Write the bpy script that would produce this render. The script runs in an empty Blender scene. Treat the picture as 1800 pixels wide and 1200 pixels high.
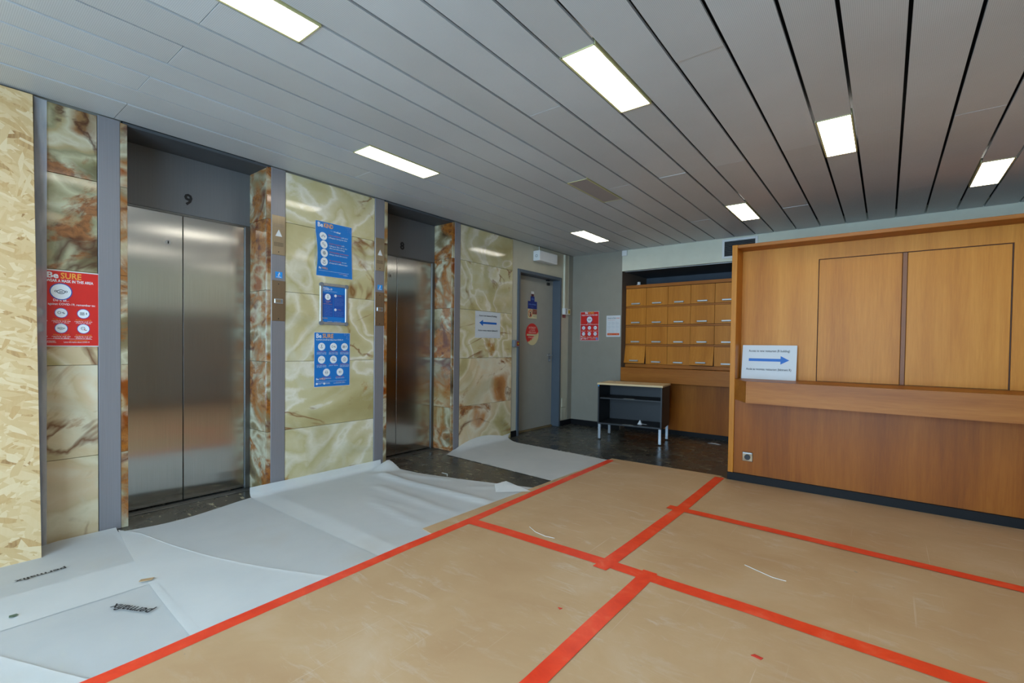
import bpy, bmesh, math, random
from mathutils import Matrix, Vector, Euler
from mathutils import noise as mnoise
random.seed(7)
SC = bpy.context.scene
COL = SC.collection
PI = math.pi

def lin(c):
    c = c / 255.0
    return c / 12.92 if c <= 0.04045 else ((c + 0.055) / 1.055) ** 2.4
def rgb(r, g, b):
    return (lin(r), lin(g), lin(b), 1.0)

# ------------------------------------------------------------------ camera
yaw, pit, rol = math.radians(38.084), math.radians(-1.120), math.radians(0.719)
fw = Vector((-math.sin(yaw) * math.cos(pit), math.cos(yaw) * math.cos(pit), math.sin(pit)))
r0 = Vector((math.cos(yaw), math.sin(yaw), 0)); u0 = r0.cross(fw)
rr = math.cos(rol) * r0 + math.sin(rol) * u0
uu = -math.sin(rol) * r0 + math.cos(rol) * u0
cam = bpy.data.cameras.new('camera'); cam_o = bpy.data.objects.new('camera', cam); COL.objects.link(cam_o)
mw = Matrix.Identity(4)
for i in range(3):
    mw[i][0], mw[i][1], mw[i][2] = rr[i], uu[i], -fw[i]
mw[2][3] = 1.15
cam_o.matrix_world = mw
cam.sensor_width = 36.0; cam.lens = 838.4 / 1800 * 36; cam.shift_y = 23.9 / 1800
cam.clip_start = 0.05
SC.camera = cam_o

# ------------------------------------------------------------------ world, daylight, exposure
SC.view_settings.view_transform = 'Standard'; SC.view_settings.look = 'None'
SC.view_settings.gamma = 1.0; SC.view_settings.use_curve_mapping = False
SC.view_settings.exposure = 0.0
W = bpy.data.worlds.new('sky'); SC.world = W; W.use_nodes = True
wn = W.node_tree.nodes; bgn = wn['Background']
bgn.inputs[0].default_value = (0.51, 0.76, 1.0, 1); bgn.inputs[1].default_value = 16.5
LAMP_STRENGTH = 11.0
def portal(name, loc, rot, sx, sy):            # tells the renderer where the sky comes in; gives no light itself
    l = bpy.data.lights.new(name, 'AREA'); l.shape = 'RECTANGLE'; l.size = sx; l.size_y = sy
    l.cycles.is_portal = True
    o = bpy.data.objects.new(name, l); COL.objects.link(o); o.location = loc; o.rotation_euler = rot
portal('window_portal', (-.75, -2.25, 1.27), (PI / 2, 0, 0), 3.0, 2.3)

# ------------------------------------------------------------------ helpers
WM = {}
class MB:
    def __init__(s): s.v = []; s.f = []
    def add(s, vs, fs):
        k = len(s.v); s.v += [tuple(v) for v in vs]; s.f += [tuple(i + k for i in f) for f in fs]; return s
    def bm(s, bm, M=None):
        bm.verts.index_update()
        vs = [(M @ v.co) if M else v.co.copy() for v in bm.verts]
        s.add(vs, [[v.index for v in f.verts] for f in bm.faces]); bm.free(); return s
    def box(s, x0, x1, y0, y1, z0, z1, b=0.0, M=None):
        if b <= 0:
            vs = [(x, y, z) for x in (x0, x1) for y in (y0, y1) for z in (z0, z1)]
            if M: vs = [M @ Vector(v) for v in vs]
            return s.add(vs, [(0, 1, 3, 2), (4, 6, 7, 5), (0, 4, 5, 1), (2, 3, 7, 6), (0, 2, 6, 4), (1, 5, 7, 3)])
        bm = bmesh.new(); bmesh.ops.create_cube(bm, size=1)
        for v in bm.verts:
            v.co = Vector(((x0 + x1) / 2 + v.co.x * (x1 - x0), (y0 + y1) / 2 + v.co.y * (y1 - y0), (z0 + z1) / 2 + v.co.z * (z1 - z0)))
        bmesh.ops.bevel(bm, geom=bm.edges[:], offset=b, segments=1, affect='EDGES')
        return s.bm(bm, M)
    def cyl(s, c, r, h, axis='Z', n=16, r2=None):
        r2 = r if r2 is None else r2; c = Vector(c); vs = []
        for k, (rad, t) in enumerate(((r, -h / 2), (r2, h / 2))):
            for i in range(n):
                a = 2 * PI * i / n; p = (rad * math.cos(a), rad * math.sin(a), t)
                if axis == 'X': p = (p[2], p[0], p[1])
                elif axis == 'Y': p = (p[0], -p[2], p[1])
                vs.append(c + Vector(p))
        fs = [(i, (i + 1) % n, n + (i + 1) % n, n + i) for i in range(n)] + [tuple(range(n - 1, -1, -1)), tuple(range(n, 2 * n))]
        return s.add(vs, fs)
    def prism(s, pts, z0, z1, f=None):        # polygon in local XY, extruded along Z
        n = len(pts); g = f or (lambda x, y, z: (x, y, z))
        vs = [g(x, y, z0) for x, y in pts] + [g(x, y, z1) for x, y in pts]
        return s.add(vs, [tuple(range(n - 1, -1, -1)), tuple(range(n, 2 * n))] + [(i, (i + 1) % n, n + (i + 1) % n, n + i) for i in range(n)])
    def disc(s, x, y, r, z, n=20, ry=None):
        ry = ry or r
        return s.add([(x + r * math.cos(2 * PI * i / n), y + ry * math.sin(2 * PI * i / n), z) for i in range(n)], [tuple(range(n))])
    def ring(s, x, y, r, w, z, n=24, ry=None, a0=0, a1=2 * PI):
        ry = ry or r; vs = []; full = abs(a1 - a0 - 2 * PI) < 1e-6
        m = n if full else n + 1
        for i in range(m):
            a = a0 + (a1 - a0) * i / n
            vs += [(x + (r - w) * math.cos(a), y + (ry - w) * math.sin(a), z), (x + r * math.cos(a), y + ry * math.sin(a), z)]
        fs = [(2 * i, 2 * i + 1, (2 * i + 3) % (2 * m), (2 * i + 2) % (2 * m)) for i in range(n)]
        return s.add(vs, fs)
    def rect(s, x0, x1, y0, y1, z):
        return s.add([(x0, y0, z), (x1, y0, z), (x1, y1, z), (x0, y1, z)], [(0, 1, 2, 3)])
    def line(s, x0, y0, x1, y1, w, z):
        d = Vector((x1 - x0, y1 - y0)); d.normalize(); n = Vector((-d.y, d.x)) * w / 2
        return s.add([(x0 - n.x, y0 - n.y, z), (x1 - n.x, y1 - n.y, z), (x1 + n.x, y1 + n.y, z), (x0 + n.x, y0 + n.y, z)], [(0, 1, 2, 3)])
    def text(s, body, x, y, size, z=0.0006, align='LEFT', bold=0.0, width=None, M=None, depth=0.0):
        cu = bpy.data.curves.new('t', 'FONT'); cu.body = body; cu.size = size; cu.align_x = align
        cu.offset = bold * size; cu.resolution_u = 2; cu.extrude = depth
        o = bpy.data.objects.new('t', cu); COL.objects.link(o)
        me = o.to_mesh(); vs = [v.co.copy() for v in me.vertices]; fs = [tuple(p.vertices) for p in me.polygons]
        o.to_mesh_clear(); bpy.data.objects.remove(o); bpy.data.curves.remove(cu)
        if not vs: return s
        k = 1.0
        if width:
            xs = [v.x for v in vs]; k = width / (max(xs) - min(xs))
        out = []
        for v in vs:
            p = Vector((x + v.x * k, y + v.y, z + v.z)); out.append(M @ p if M else p)
        return s.add(out, fs)
    def warp(s, f): s.v = [f(*v) for v in s.v]; return s

def mesh_of(name, mb, mat, inv=None):
    me = bpy.data.meshes.new(name)
    me.from_pydata([tuple(inv @ Vector(v)) for v in mb.v] if inv else mb.v, [], mb.f)
    me.validate(); me.update()
    if mat: me.materials.append(mat)
    return me
def obj(name, mb, mat, parent=None, local=False, smooth=False, label=None):
    """one mesh object; mb is in world coordinates unless local=True (then in the frame of its thing)"""
    inv = None; M = Matrix.Identity(4)
    if parent is not None:
        M = WM[parent.name]
        if not local: inv = M.inverted()
    me = mesh_of(name, mb, mat, inv)
    if smooth:
        for p in me.polygons: p.use_smooth = True
    o = bpy.data.objects.new(name, me); COL.objects.link(o)
    if parent is not None: o.parent = parent
    WM[o.name] = M
    if label: o['label'] = label
    return o
def tag(o, label, cat, group=None):
    o['label'] = label; o['category'] = cat
    if group: o['group'] = group
    return o
def root(name, loc=(0, 0, 0), rot=(0, 0, 0)):
    o = bpy.data.objects.new(name, None); COL.objects.link(o); o.location = loc; o.rotation_euler = rot
    o.empty_display_size = 0.1
    WM[o.name] = Matrix.Translation(loc) @ Euler(rot).to_matrix().to_4x4()
    return o
def thing(name, label, cat, loc=(0, 0, 0), rot=(0, 0, 0), group=None):
    return tag(root(name, loc, rot), label, cat, group)
def placed(name, mb, mat, label, cat, loc, rot=(0, 0, 0), group=None, smooth=False):
    """a thing that is one mesh; mb is in the thing's own frame"""
    o = obj(name, mb, mat, None, smooth=smooth); o.location = loc; o.rotation_euler = rot
    WM[o.name] = Matrix.Translation(loc) @ Euler(rot).to_matrix().to_4x4()
    return tag(o, label, cat, group)
def struct(o): o['kind'] = 'structure'; return o
LEFT_FACE = (PI / 2, 0, PI / 2)      # local x = +Y, y = up, z = out of the left wall
BACK_FACE = (PI / 2, 0, 0)           # local x = +X, y = up, z = towards the camera side

# ------------------------------------------------------------------ materials
class NT:
    def __init__(s, name):
        s.m = bpy.data.materials.new(name); s.m.use_nodes = True; s.t = s.m.node_tree; s.p = s.t.nodes['Principled BSDF']
    def n(s, typ, **kw):
        nd = s.t.nodes.new(typ)
        for k, v in kw.items():
            if k.startswith('_'): setattr(nd, k[1:], v)
            else:
                key = int(k[1:]) if k[0] == 'i' and k[1:].isdigit() else k.replace('__', ' ')
                if isinstance(v, bpy.types.NodeSocket): s.t.links.new(v, nd.inputs[key])
                else: nd.inputs[key].default_value = v
        return nd
    def l(s, a, b): s.t.links.new(a, s.p.inputs[b])
    def math(s, op, a, b=0.0, c=0.0):
        nd = s.t.nodes.new('ShaderNodeMath'); nd.operation = op
        for i, v in enumerate((a, b, c)):
            if isinstance(v, bpy.types.NodeSocket): s.t.links.new(v, nd.inputs[i])
            else: nd.inputs[i].default_value = v
        return nd.outputs[0]
    def coord(s): return s.n('ShaderNodeTexCoord').outputs['Object']
    def mapv(s, v, sc=(1, 1, 1), rot=(0, 0, 0), loc=(0, 0, 0)):
        nd = s.n('ShaderNodeMapping', Scale=sc, Rotation=rot)
        s.t.links.new(v, nd.inputs['Vector'])
        if isinstance(loc, bpy.types.NodeSocket): s.t.links.new(loc, nd.inputs['Location'])
        else: nd.inputs['Location'].default_value = loc
        return nd.outputs[0]
    def noise(s, v, scale, detail=4, rough=.55, dist=0.0):
        return s.n('ShaderNodeTexNoise', Vector=v, Scale=scale, Detail=detail, Roughness=rough, Distortion=dist).outputs['Fac']
    def ramp(s, fac, stops, interp='LINEAR'):
        nd = s.t.nodes.new('ShaderNodeValToRGB'); nd.color_ramp.interpolation = interp
        e = nd.color_ramp.elements
        while len(e) < len(stops): e.new(0.5)
        for el, (p, c) in zip(e, stops):
            el.position = p; el.color = c if len(c) == 4 else (*c, 1)
        s.t.links.new(fac, nd.inputs[0]); return nd.outputs[0]
    def step(s, fac, a, b):
        nd = s.n('ShaderNodeMapRange', Value=fac); nd.clamp = True
        nd.inputs[1].default_value = a; nd.inputs[2].default_value = b; return nd.outputs[0]
    def mix(s, fac, a, b, blend='MIX'):
        nd = s.t.nodes.new('ShaderNodeMix'); nd.data_type = 'RGBA'; nd.blend_type = blend
        for k, v in ((0, fac), (6, a), (7, b)):
            if isinstance(v, bpy.types.NodeSocket): s.t.links.new(v, nd.inputs[k])
            else: nd.inputs[k].default_value = v
        return nd.outputs[2]
    def bump(s, h, strength=.2, dist=.01):
        nd = s.n('ShaderNodeBump', Height=h, Strength=strength, Distance=dist); s.l(nd.outputs[0], 'Normal')
    def rnd(s): return s.n('ShaderNodeObjectInfo').outputs['Random']
    def set(s, **kw):
        for k, v in kw.items(): s.p.inputs[k.replace('__', ' ')].default_value = v
        return s
def plain(name, c, rough=.5, metal=0.0, spec=.5, var=0.05):
    t = NT(name); t.set(Roughness=rough, Metallic=metal); t.p.inputs['Specular IOR Level'].default_value = spec
    n = t.noise(t.coord(), 6.0, 5)
    d = tuple(x * (1 - var * 2) for x in c[:3]) + (1,); u = tuple(min(1, x * (1 + var * 2)) for x in c[:3]) + (1,)
    t.l(t.ramp(n, [(.3, d), (.7, u)]), 'Base Color')
    return t.m

def onyx(name, ramp_stops, vein, patch, patch_lo, scale=1.0, vein_w=.012):
    t = NT(name); r = t.rnd()
    off = t.n('ShaderNodeCombineXYZ', X=t.math('MULTIPLY', r, 31.0), Y=t.math('MULTIPLY', r, 17.0), Z=t.math('MULTIPLY', r, 57.0)).outputs[0]
    v = t.mapv(t.coord(), (1, 1, 1.25), loc=off)
    n1 = t.noise(v, 1.15 * scale, 2.5, .45, .9)
    fine = t.noise(v, 9 * scale, 5, .6, .4)
    f = t.math('ADD', n1, t.math('MULTIPLY', t.math('SUBTRACT', fine, .5), .07))
    c = t.ramp(f, ramp_stops)
    n4 = t.noise(v, 2.4, 5, .6, .9)
    c = t.mix(t.math('MULTIPLY', t.step(n4, .52, .70), .6), c, rgb(206, 204, 182))
    n5 = t.noise(t.mapv(v, loc=(2, 4, 6)), 1.6, 3, .5, .6)
    c = t.mix(t.math('MULTIPLY', t.step(n5, .55, .66), .35), c, rgb(146, 134, 84))
    n3 = t.noise(t.mapv(v, loc=(5, 9, 2)), 1.7 * scale, 6, .62, .7)
    c = t.mix(t.math('MULTIPLY', t.step(n3, patch_lo, patch_lo + .08), .9), c, t.ramp(fine, [(.3, patch[0]), (.5, patch[1]), (.7, patch[2])]))
    n2 = t.noise(t.mapv(v, loc=(3, 1, 8)), .85 * scale, 5, .5, 1.0)
    ve = t.step(t.math('ABSOLUTE', t.math('SUBTRACT', n2, .5)), vein_w, 0.0)
    ve = t.math('MULTIPLY', ve, t.step(t.noise(v, 2.2, 2), .50, .60))
    c = t.mix(t.math('MULTIPLY', ve, .85), c, vein)
    t.l(c, 'Base Color'); t.set(Roughness=.09); t.p.inputs['Specular IOR Level'].default_value = .5
    return t.m
ONYX_GREEN = onyx('green_cream_onyx', [(.30, rgb(170, 156, 106)), (.42, rgb(190, 178, 132)), (.475, rgb(200, 190, 148)), (.492, rgb(224, 217, 198)), (.515, rgb(206, 196, 160)),
                   (.57, rgb(190, 178, 132)), (.61, rgb(219, 211, 188)), (.64, rgb(196, 184, 140)), (.75, rgb(174, 158, 108))], rgb(122, 70, 24), (rgb(150, 92, 38), rgb(172, 124, 58), rgb(136, 82, 36)), .63, vein_w=.016)
ONYX_MIX = onyx('pink_green_onyx', [(.28, rgb(140, 128, 84)), (.40, rgb(180, 166, 118)), (.46, rgb(216, 204, 172)), (.50, rgb(200, 180, 142)), (.55, rgb(208, 186, 150)),
                 (.61, rgb(218, 208, 182)), (.68, rgb(186, 132, 82)), (.78, rgb(134, 78, 42))], rgb(104, 54, 24), (rgb(110, 58, 30), rgb(160, 100, 48), rgb(96, 50, 30)), .57, vein_w=.022)
ONYX_DARK = onyx('green_brown_onyx', [(.28, rgb(92, 86, 60)), (.38, rgb(136, 128, 92)), (.45, rgb(180, 172, 138)), (.50, rgb(138, 132, 100)), (.55, rgb(168, 148, 108)),
                  (.60, rgb(196, 186, 158)), (.66, rgb(140, 92, 56)), (.76, rgb(86, 46, 28))], rgb(72, 36, 22), (rgb(92, 46, 26), rgb(150, 92, 48), rgb(64, 34, 26)), .50, scale=1.5, vein_w=.025)
ONYX_RUST = onyx('rust_veined_onyx', [(.28, rgb(82, 62, 40)), (.38, rgb(132, 116, 84)), (.44, rgb(190, 182, 154)), (.50, rgb(140, 122, 92)), (.55, rgb(152, 98, 48)),
                  (.61, rgb(178, 160, 126)), (.67, rgb(142, 74, 26)), (.78, rgb(88, 38, 18))], rgb(84, 28, 16), (rgb(104, 46, 14), rgb(160, 96, 32), rgb(88, 36, 18)), .49, scale=1.7, vein_w=.035)

def wood(name, c1, c2, c3, axis='Z', rough=.42):
    t = NT(name); r = t.rnd()
    off = t.n('ShaderNodeCombineXYZ', X=t.math('MULTIPLY', r, 13.0), Y=t.math('MULTIPLY', r, 7.0), Z=t.math('MULTIPLY', r, 5.0)).outputs[0]
    sc = {'Z': (1, 1, .06), 'X': (.06, 1, 1)}[axis]
    v = t.mapv(t.coord(), sc, loc=off)
    a = t.noise(v, 5, 4, .6, .3); b = t.noise(v, 60, 3, .6); g = t.noise(v, 190, 2, .5)
    f = t.math('ADD', t.math('MULTIPLY', a, .62), t.math('ADD', t.math('MULTIPLY', b, .25), t.math('MULTIPLY', g, .13)))
    t.l(t.ramp(f, [(.34, c1), (.5, c2), (.66, c3)]), 'Base Color')
    t.set(Roughness=rough); t.p.inputs['Specular IOR Level'].default_value = .25; t.bump(g, .05, .001)
    return t.m
OAK = wood('honey_oak_veneer', rgb(174, 105, 24), rgb(193, 124, 38), rgb(207, 140, 52))
OAK_H = wood('honey_oak_horizontal', rgb(138, 78, 22), rgb(160, 97, 34), rgb(178, 114, 48), 'X')
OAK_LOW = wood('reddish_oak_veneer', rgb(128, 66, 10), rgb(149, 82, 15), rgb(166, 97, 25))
OAK_DARK = wood('aged_oak_veneer', rgb(168, 102, 26), rgb(187, 118, 38), rgb(202, 134, 52))
OAK_DARK_H = wood('aged_oak_horizontal', rgb(138, 78, 24), rgb(162, 97, 34), rgb(180, 114, 46), 'X')
BEECH = wood('pale_beech_top', rgb(206, 178, 132), rgb(216, 190, 146), rgb(226, 202, 160), 'X')

def osb():
    t = NT('osb_strands'); co = t.coord()
    wv = t.n('ShaderNodeTexNoise', Vector=co, Scale=3.0, Detail=2.0)
    co2 = t.n('ShaderNodeVectorMath', _operation='MULTIPLY_ADD', i0=wv.outputs['Color'], i1=(.06, .06, .06), i2=co).outputs[0]
    best = None
    for k, (ang, sc) in enumerate(((.25, (1, 42, 9)), (1.1, (1, 48, 11)), (-.7, (1, 38, 10)), (1.9, (1, 52, 12)), (-1.2, (1, 46, 8)))):
        v = t.mapv(t.mapv(co2, rot=(ang, 0, 0)), sc=sc, loc=(k * 3.1, k * 7.7, k * 1.3))
        vo = t.n('ShaderNodeTexVoronoi', Vector=v, Scale=1.0, Randomness=1.0)
        sep = t.n('ShaderNodeSeparateColor', Color=vo.outputs['Color'])
        cur = (sep.outputs[0], sep.outputs[1])
        if best is None: best = cur
        else:
            g = t.math('GREATER_THAN', cur[0], best[0])
            top = t.math('MAXIMUM', cur[0], best[0])
            tone = t.math('ADD', t.math('MULTIPLY', g, cur[1]), t.math('MULTIPLY', t.math('SUBTRACT', 1.0, g), best[1]))
            best = (top, tone)
    grain = t.noise(t.mapv(co2, rot=(.5, 0, 0), sc=(1, 60, 8)), 1.5, 3)
    f = t.math('ADD', t.math('MULTIPLY', best[1], .86), t.math('MULTIPLY', grain, .14))
    c = t.ramp(f, [(.05, rgb(156, 116, 70)), (.11, rgb(198, 160, 106)), (.22, rgb(206, 173, 122)), (.6, rgb(213, 183, 134)), (.9, rgb(224, 200, 158))])
    t.l(c, 'Base Color'); t.set(Roughness=.6); t.bump(best[1], .25, .002)
    return t.m
OSB = osb()

def brushed(name, c, rough, aniso=.0, metal=1.0, streak=.06, axis='Z'):
    t = NT(name); sc = (60, 60, .5) if axis == 'Z' else (.5, 60, 60)
    n = t.noise(t.mapv(t.coord(), sc), 6, 3)
    lo = tuple(x * (1 - streak) for x in c[:3]) + (1,); hi = tuple(min(1, x * (1 + streak)) for x in c[:3]) + (1,)
    t.l(t.ramp(n, [(.3, lo), (.7, hi)]), 'Base Color')
    t.set(Metallic=metal, Roughness=rough)
    if aniso:
        t.p.inputs['Anisotropic'].default_value = aniso
        tg = t.n('ShaderNodeTangent', _direction_type='RADIAL', _axis='Z'); t.l(tg.outputs[0], 'Tangent')
        t.p.inputs['Anisotropic Rotation'].default_value = 0.0
    return t.m
STEEL = brushed('brushed_steel_door', rgb(190, 190, 186), .17, .9)
STEEL_FRAME = brushed('steel_frame', rgb(118, 120, 120), .42)
CLAD = brushed('lavender_grey_cladding', rgb(140, 138, 142), .42, 0, .35)
HEADER = brushed('dark_grey_header', rgb(108, 110, 112), .42, 0, .35)
BRASS = brushed('warm_metal_plate', rgb(176, 160, 134), .32, .6, .9)
BRONZE = brushed('bronze_metal_plate', rgb(146, 126, 102), .38, .4, .8)
ALU = plain('aluminium', rgb(184, 186, 186), .45, .8)
GREY_PLASTIC = plain('grey_plastic', rgb(112, 116, 122), .5)
BLACK = plain('black_plastic', rgb(18, 18, 20), .45)
DARK_VOID = plain('dark_void', rgb(22, 24, 28), .9)
SOFFIT = plain('dark_soffit', rgb(70, 74, 78), .6)
CREAM = plain('cream_paint', rgb(182, 178, 158), .6, var=.02)
GREYWALL = plain('grey_wall_paint', rgb(138, 134, 122), .65, var=.02)
WHITEWALL = plain('off_white_paint', rgb(206, 206, 188), .65, var=.02)
DOORGREY = plain('grey_door_paint', rgb(148, 147, 138), .5, var=.02)
FRAMEBLUE = plain('blue_grey_frame_paint', rgb(78, 88, 98), .4, var=.02)
SKIRT = plain('black_skirting', rgb(13, 14, 17), .55, spec=.25)
BROWNWALL = plain('brown_grey_recess', rgb(96, 84, 72), .7)
RECESS = plain('dark_blue_recess', rgb(70, 78, 88), .7)
WHITE = plain('white_plastic', rgb(214, 216, 216), .4, var=.01)
PAPER = plain('white_paper', rgb(204, 208, 211), .6, var=.01)
FELTBLACK = plain('anthracite_board', rgb(24, 26, 30), .5)
LEGGREY = plain('silver_leg', rgb(168, 176, 184), .35, .4)
INK = plain('black_ink', rgb(24, 26, 30), .6)
INKGREY = plain('grey_ink', rgb(96, 104, 112), .6)
WHITEPRINT = plain('white_print', rgb(222, 226, 228), .6, var=.0)
BLUEPRINT = plain('blue_print', rgb(16, 112, 188), .5, var=.03)
DEEPBLUE = plain('deep_blue_print', rgb(24, 78, 160), .45, var=.02)
DIMBLUE = plain('dim_blue_print', rgb(96, 132, 200), .5, var=.0)
ORANGE = plain('orange_print', rgb(226, 156, 60), .5, var=.0)
ORANGERED = plain('orange_red_print', rgb(206, 84, 40), .5, var=.0)
REDPRINT = plain('red_print', rgb(204, 34, 26), .5, var=.03)
DARKRED = plain('dark_red_print', rgb(128, 24, 28), .5, var=.03)
ARROWBLUE = plain('arrow_blue', rgb(12, 98, 182), .5, var=.0)
NAVY = plain('navy_print', rgb(14, 40, 120), .5, var=.02)
SKYBLUE = plain('sky_blue_sticker', rgb(30, 140, 216), .4, var=.0)
YELLOW = plain('yellow_key', rgb(170, 146, 10), .5)
PALE = plain('pale_adhesive', rgb(196, 190, 150), .7, var=.08)
BRASSEDGE = plain('cream_light_edge', rgb(196, 192, 140), .5, var=.0)
UNLIT = plain('unlit_diffuser', rgb(156, 148, 144), .5, var=.01)

def ceiling_mat():
    t = NT('perforated_ceiling_metal'); co = t.coord()
    sep = t.n('ShaderNodeSeparateXYZ', Vector=co)
    d = None
    for k in (0, 1):
        fr = t.math('SUBTRACT', t.math('FRACT', t.math('MULTIPLY', sep.outputs[k], 150.0)), .5)
        q = t.math('MULTIPLY', fr, fr); d = q if d is None else t.math('ADD', d, q)
    hole = t.math('LESS_THAN', d, .055)
    n = t.noise(co, 1.4, 4)
    base = t.ramp(n, [(.3, rgb(194, 198, 200)), (.7, rgb(204, 208, 210))])
    base = t.mix(t.math('MULTIPLY', t.rnd(), .22), base, rgb(158, 152, 142))
    t.l(t.mix(t.math('MULTIPLY', hole, .35), base, rgb(60, 62, 66)), 'Base Color')
    t.set(Roughness=.42); t.p.inputs['Specular IOR Level'].default_value = .5
    return t.m
CEIL = ceiling_mat()
def emis(name, c, s):
    t = NT(name); t.set(Emission__Strength=s); t.p.inputs['Emission Color'].default_value = c
    t.p.inputs['Base Color'].default_value = (.8, .8, .8, 1); return t.m
LAMP = emis('lit_diffuser', (1.0, .94, .83, 1), LAMP_STRENGTH)

def darkfloor():
    t = NT('dark_slate_vinyl'); co = t.coord(); r = t.rnd()
    n = t.noise(co, 2.5, 6, .6, .5)
    base = t.ramp(n, [(.3, rgb(46, 46, 44)), (.55, rgb(64, 63, 57)), (.75, rgb(82, 78, 66))])
    base = t.mix(t.math('MULTIPLY', r, .35), base, rgb(76, 72, 62))
    fl = t.noise(t.mapv(co, (7, 22, 1), rot=(0, 0, .5)), 1.3, 3, .5, .4)
    base = t.mix(t.step(fl, .63, .67), base, rgb(168, 160, 130))
    t.l(base, 'Base Color'); t.l(t.ramp(n, [(.3, (.2,) * 3), (.8, (.4,) * 3)]), 'Roughness')
    return t.m
SLATE = darkfloor()
def fleece():
    t = NT('white_fleece_sheet'); co = t.coord()
    n = t.noise(co, 2.2, 6, .6, .3)
    c = t.ramp(n, [(.3, rgb(226, 230, 230)), (.7, rgb(238, 240, 238))])
    c = t.mix(t.math('MULTIPLY', t.step(t.noise(co, 1.1, 3), .58, .72), .35), c, rgb(206, 196, 176))
    t.l(c, 'Base Color'); t.set(Roughness=.75, Alpha=.62)
    t.bump(t.noise(co, 16, 5, .6), .25, .004)
    return t.m
FLEECE = fleece()
def hardboard():
    t = NT('brown_hardboard'); co = t.coord(); r = t.rnd()
    n = t.noise(co, 1.6, 6, .6, .4)
    c = t.ramp(n, [(.3, rgb(184, 148, 108)), (.55, rgb(195, 162, 122)), (.75, rgb(205, 178, 146))])
    sm = t.noise(t.mapv(co, (2.2, 7, 1), rot=(0, 0, .6)), 2.2, 6, .7, .8)
    sm2 = t.math('MULTIPLY', t.step(sm, .54, .72), t.step(t.noise(co, 1.3, 3), .38, .62))
    c = t.mix(t.math('MULTIPLY', sm2, .55), c, rgb(214, 206, 192))
    dk = t.noise(co, 26, 2)
    c = t.mix(t.math('MULTIPLY', t.step(dk, .76, .80), .5), c, rgb(130, 130, 124))
    sc = t.noise(t.mapv(co, (70, .8, 1), rot=(0, 0, .12)), 1.0, 2)
    c = t.mix(t.math('MULTIPLY', t.step(sc, .70, .74), .3), c, rgb(226, 216, 196))
    t.l(c, 'Base Color'); t.set(Roughness=.45)
    t.bump(t.noise(co, 40, 3), .06, .002)
    return t.m
BOARD = hardboard()
def tapem():
    t = NT('red_orange_tape'); co = t.coord()
    n = t.noise(t.mapv(co, (3, 3, 1)), 3, 5, .65, .5)
    c = t.ramp(n, [(.3, rgb(232, 58, 26)), (.55, rgb(246, 72, 36)), (.75, rgb(250, 108, 76))])
    t.l(c, 'Base Color'); t.set(Roughness=.32); t.bump(n, .2, .004); return t.m
TAPE = tapem()
def filmm():
    t = NT('clear_plastic_film'); n = t.noise(t.mapv(t.coord(), (8, 8, 1.5)), 3, 4)
    t.l(t.ramp(n, [(.3, rgb(170, 176, 190)), (.7, rgb(206, 212, 222))]), 'Base Color')
    t.set(Roughness=.2, Alpha=.55); return t.m
FILM = filmm()
def redoval():
    t = NT('worn_red_oval'); co = t.coord()
    sep = t.n('ShaderNodeSeparateXYZ', Vector=co)
    f = t.math('ADD', t.math('MULTIPLY', sep.outputs[1], -5.0), t.math('MULTIPLY', sep.outputs[0], 3.0))
    f = t.math('ADD', f, t.math('MULTIPLY', t.noise(co, 30, 4), .5))
    t.l(t.mix(t.step(f, .48, .60), rgb(200, 36, 32), rgb(206, 196, 150)), 'Base Color'); t.set(Roughness=.5); return t.m
REDOVAL = redoval()
GLASS = NT('window_glass'); GLASS.set(Roughness=0.0, IOR=1.45, Alpha=.08); GLASS.p.inputs['Base Color'].default_value = (.9, .95, 1, 1); GLASS = GLASS.m

# ------------------------------------------------------------------ room shell
H = 2.484; XL = -3.68; YB = 6.15; XR = 1.80; YF = -2.2
DZ = (0.0, .470, 1.006, 1.548, 2.085, 2.47)      # marble courses
fl = struct(obj('floor', MB().box(-4.1, 2.0, -3.2, 7.1, -.12, -.008), SLATE))
mb0 = MB().box(-.1995, .1995, -.1995, .1995, -.006, 0.0)
tile_me = mesh_of('floor_tile', mb0, SLATE)
for i in range(7):
    for j in range(11):
        x = -3.88 + .4 * i; y = 2.5 + .4 * j
        if y > 6.7: continue
        o = bpy.data.objects.new('floor_tile', tile_me); COL.objects.link(o); o.parent = fl
        o.location = (x, y, random.uniform(-.0012, 0)); WM[o.name] = Matrix.Translation(o.location)
# rest of the slab surface, hidden under sheets and boards
obj('screed', MB().box(-4.08, 2.0, -3.2, 2.3, -.008, 0).box(-1.28, 2.0, 2.3, 6.6, -.008, 0), SLATE, fl)

wl = struct(obj('wall_left', MB().box(-4.2, -3.702, -3.2, .829, 0, 2.6).box(-4.2, -3.702, 1.713, 2.767, 0, 2.6).box(-4.2, -3.702, 3.663, 4.80, 0, 2.6)
                .box(-4.2, -3.702, 5.825, 6.4, 0, 2.6).box(-4.2, -3.702, 4.80, 5.825, 2.13, 2.6).box(-4.2, -4.05, -3.2, 6.4, 0, 2.6), GREYWALL))
def tiles(y0, y1, mats, x1=XL, th=.02, seam=None):
    for k in range(5):
        z0, z1 = DZ[k] + .0012, DZ[k + 1] - .0012
        ys = [(y0, y1)] if not seam else [(y0, seam - .0006), (seam + .0006, y1)]
        for a, b in ys:
            obj('marble_tile', MB().box(x1 - th, x1, a + .001, b - .001, z0, z1, .0012), mats[k], wl)
tiles(.47, .712, [ONYX_MIX, ONYX_MIX, ONYX_MIX, ONYX_DARK, ONYX_DARK])
tiles(1.832, 2.650, [ONYX_GREEN] * 5)
tiles(3.762, 4.688, [ONYX_MIX, ONYX_MIX, ONYX_GREEN, ONYX_GREEN, ONYX_GREEN])
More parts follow.
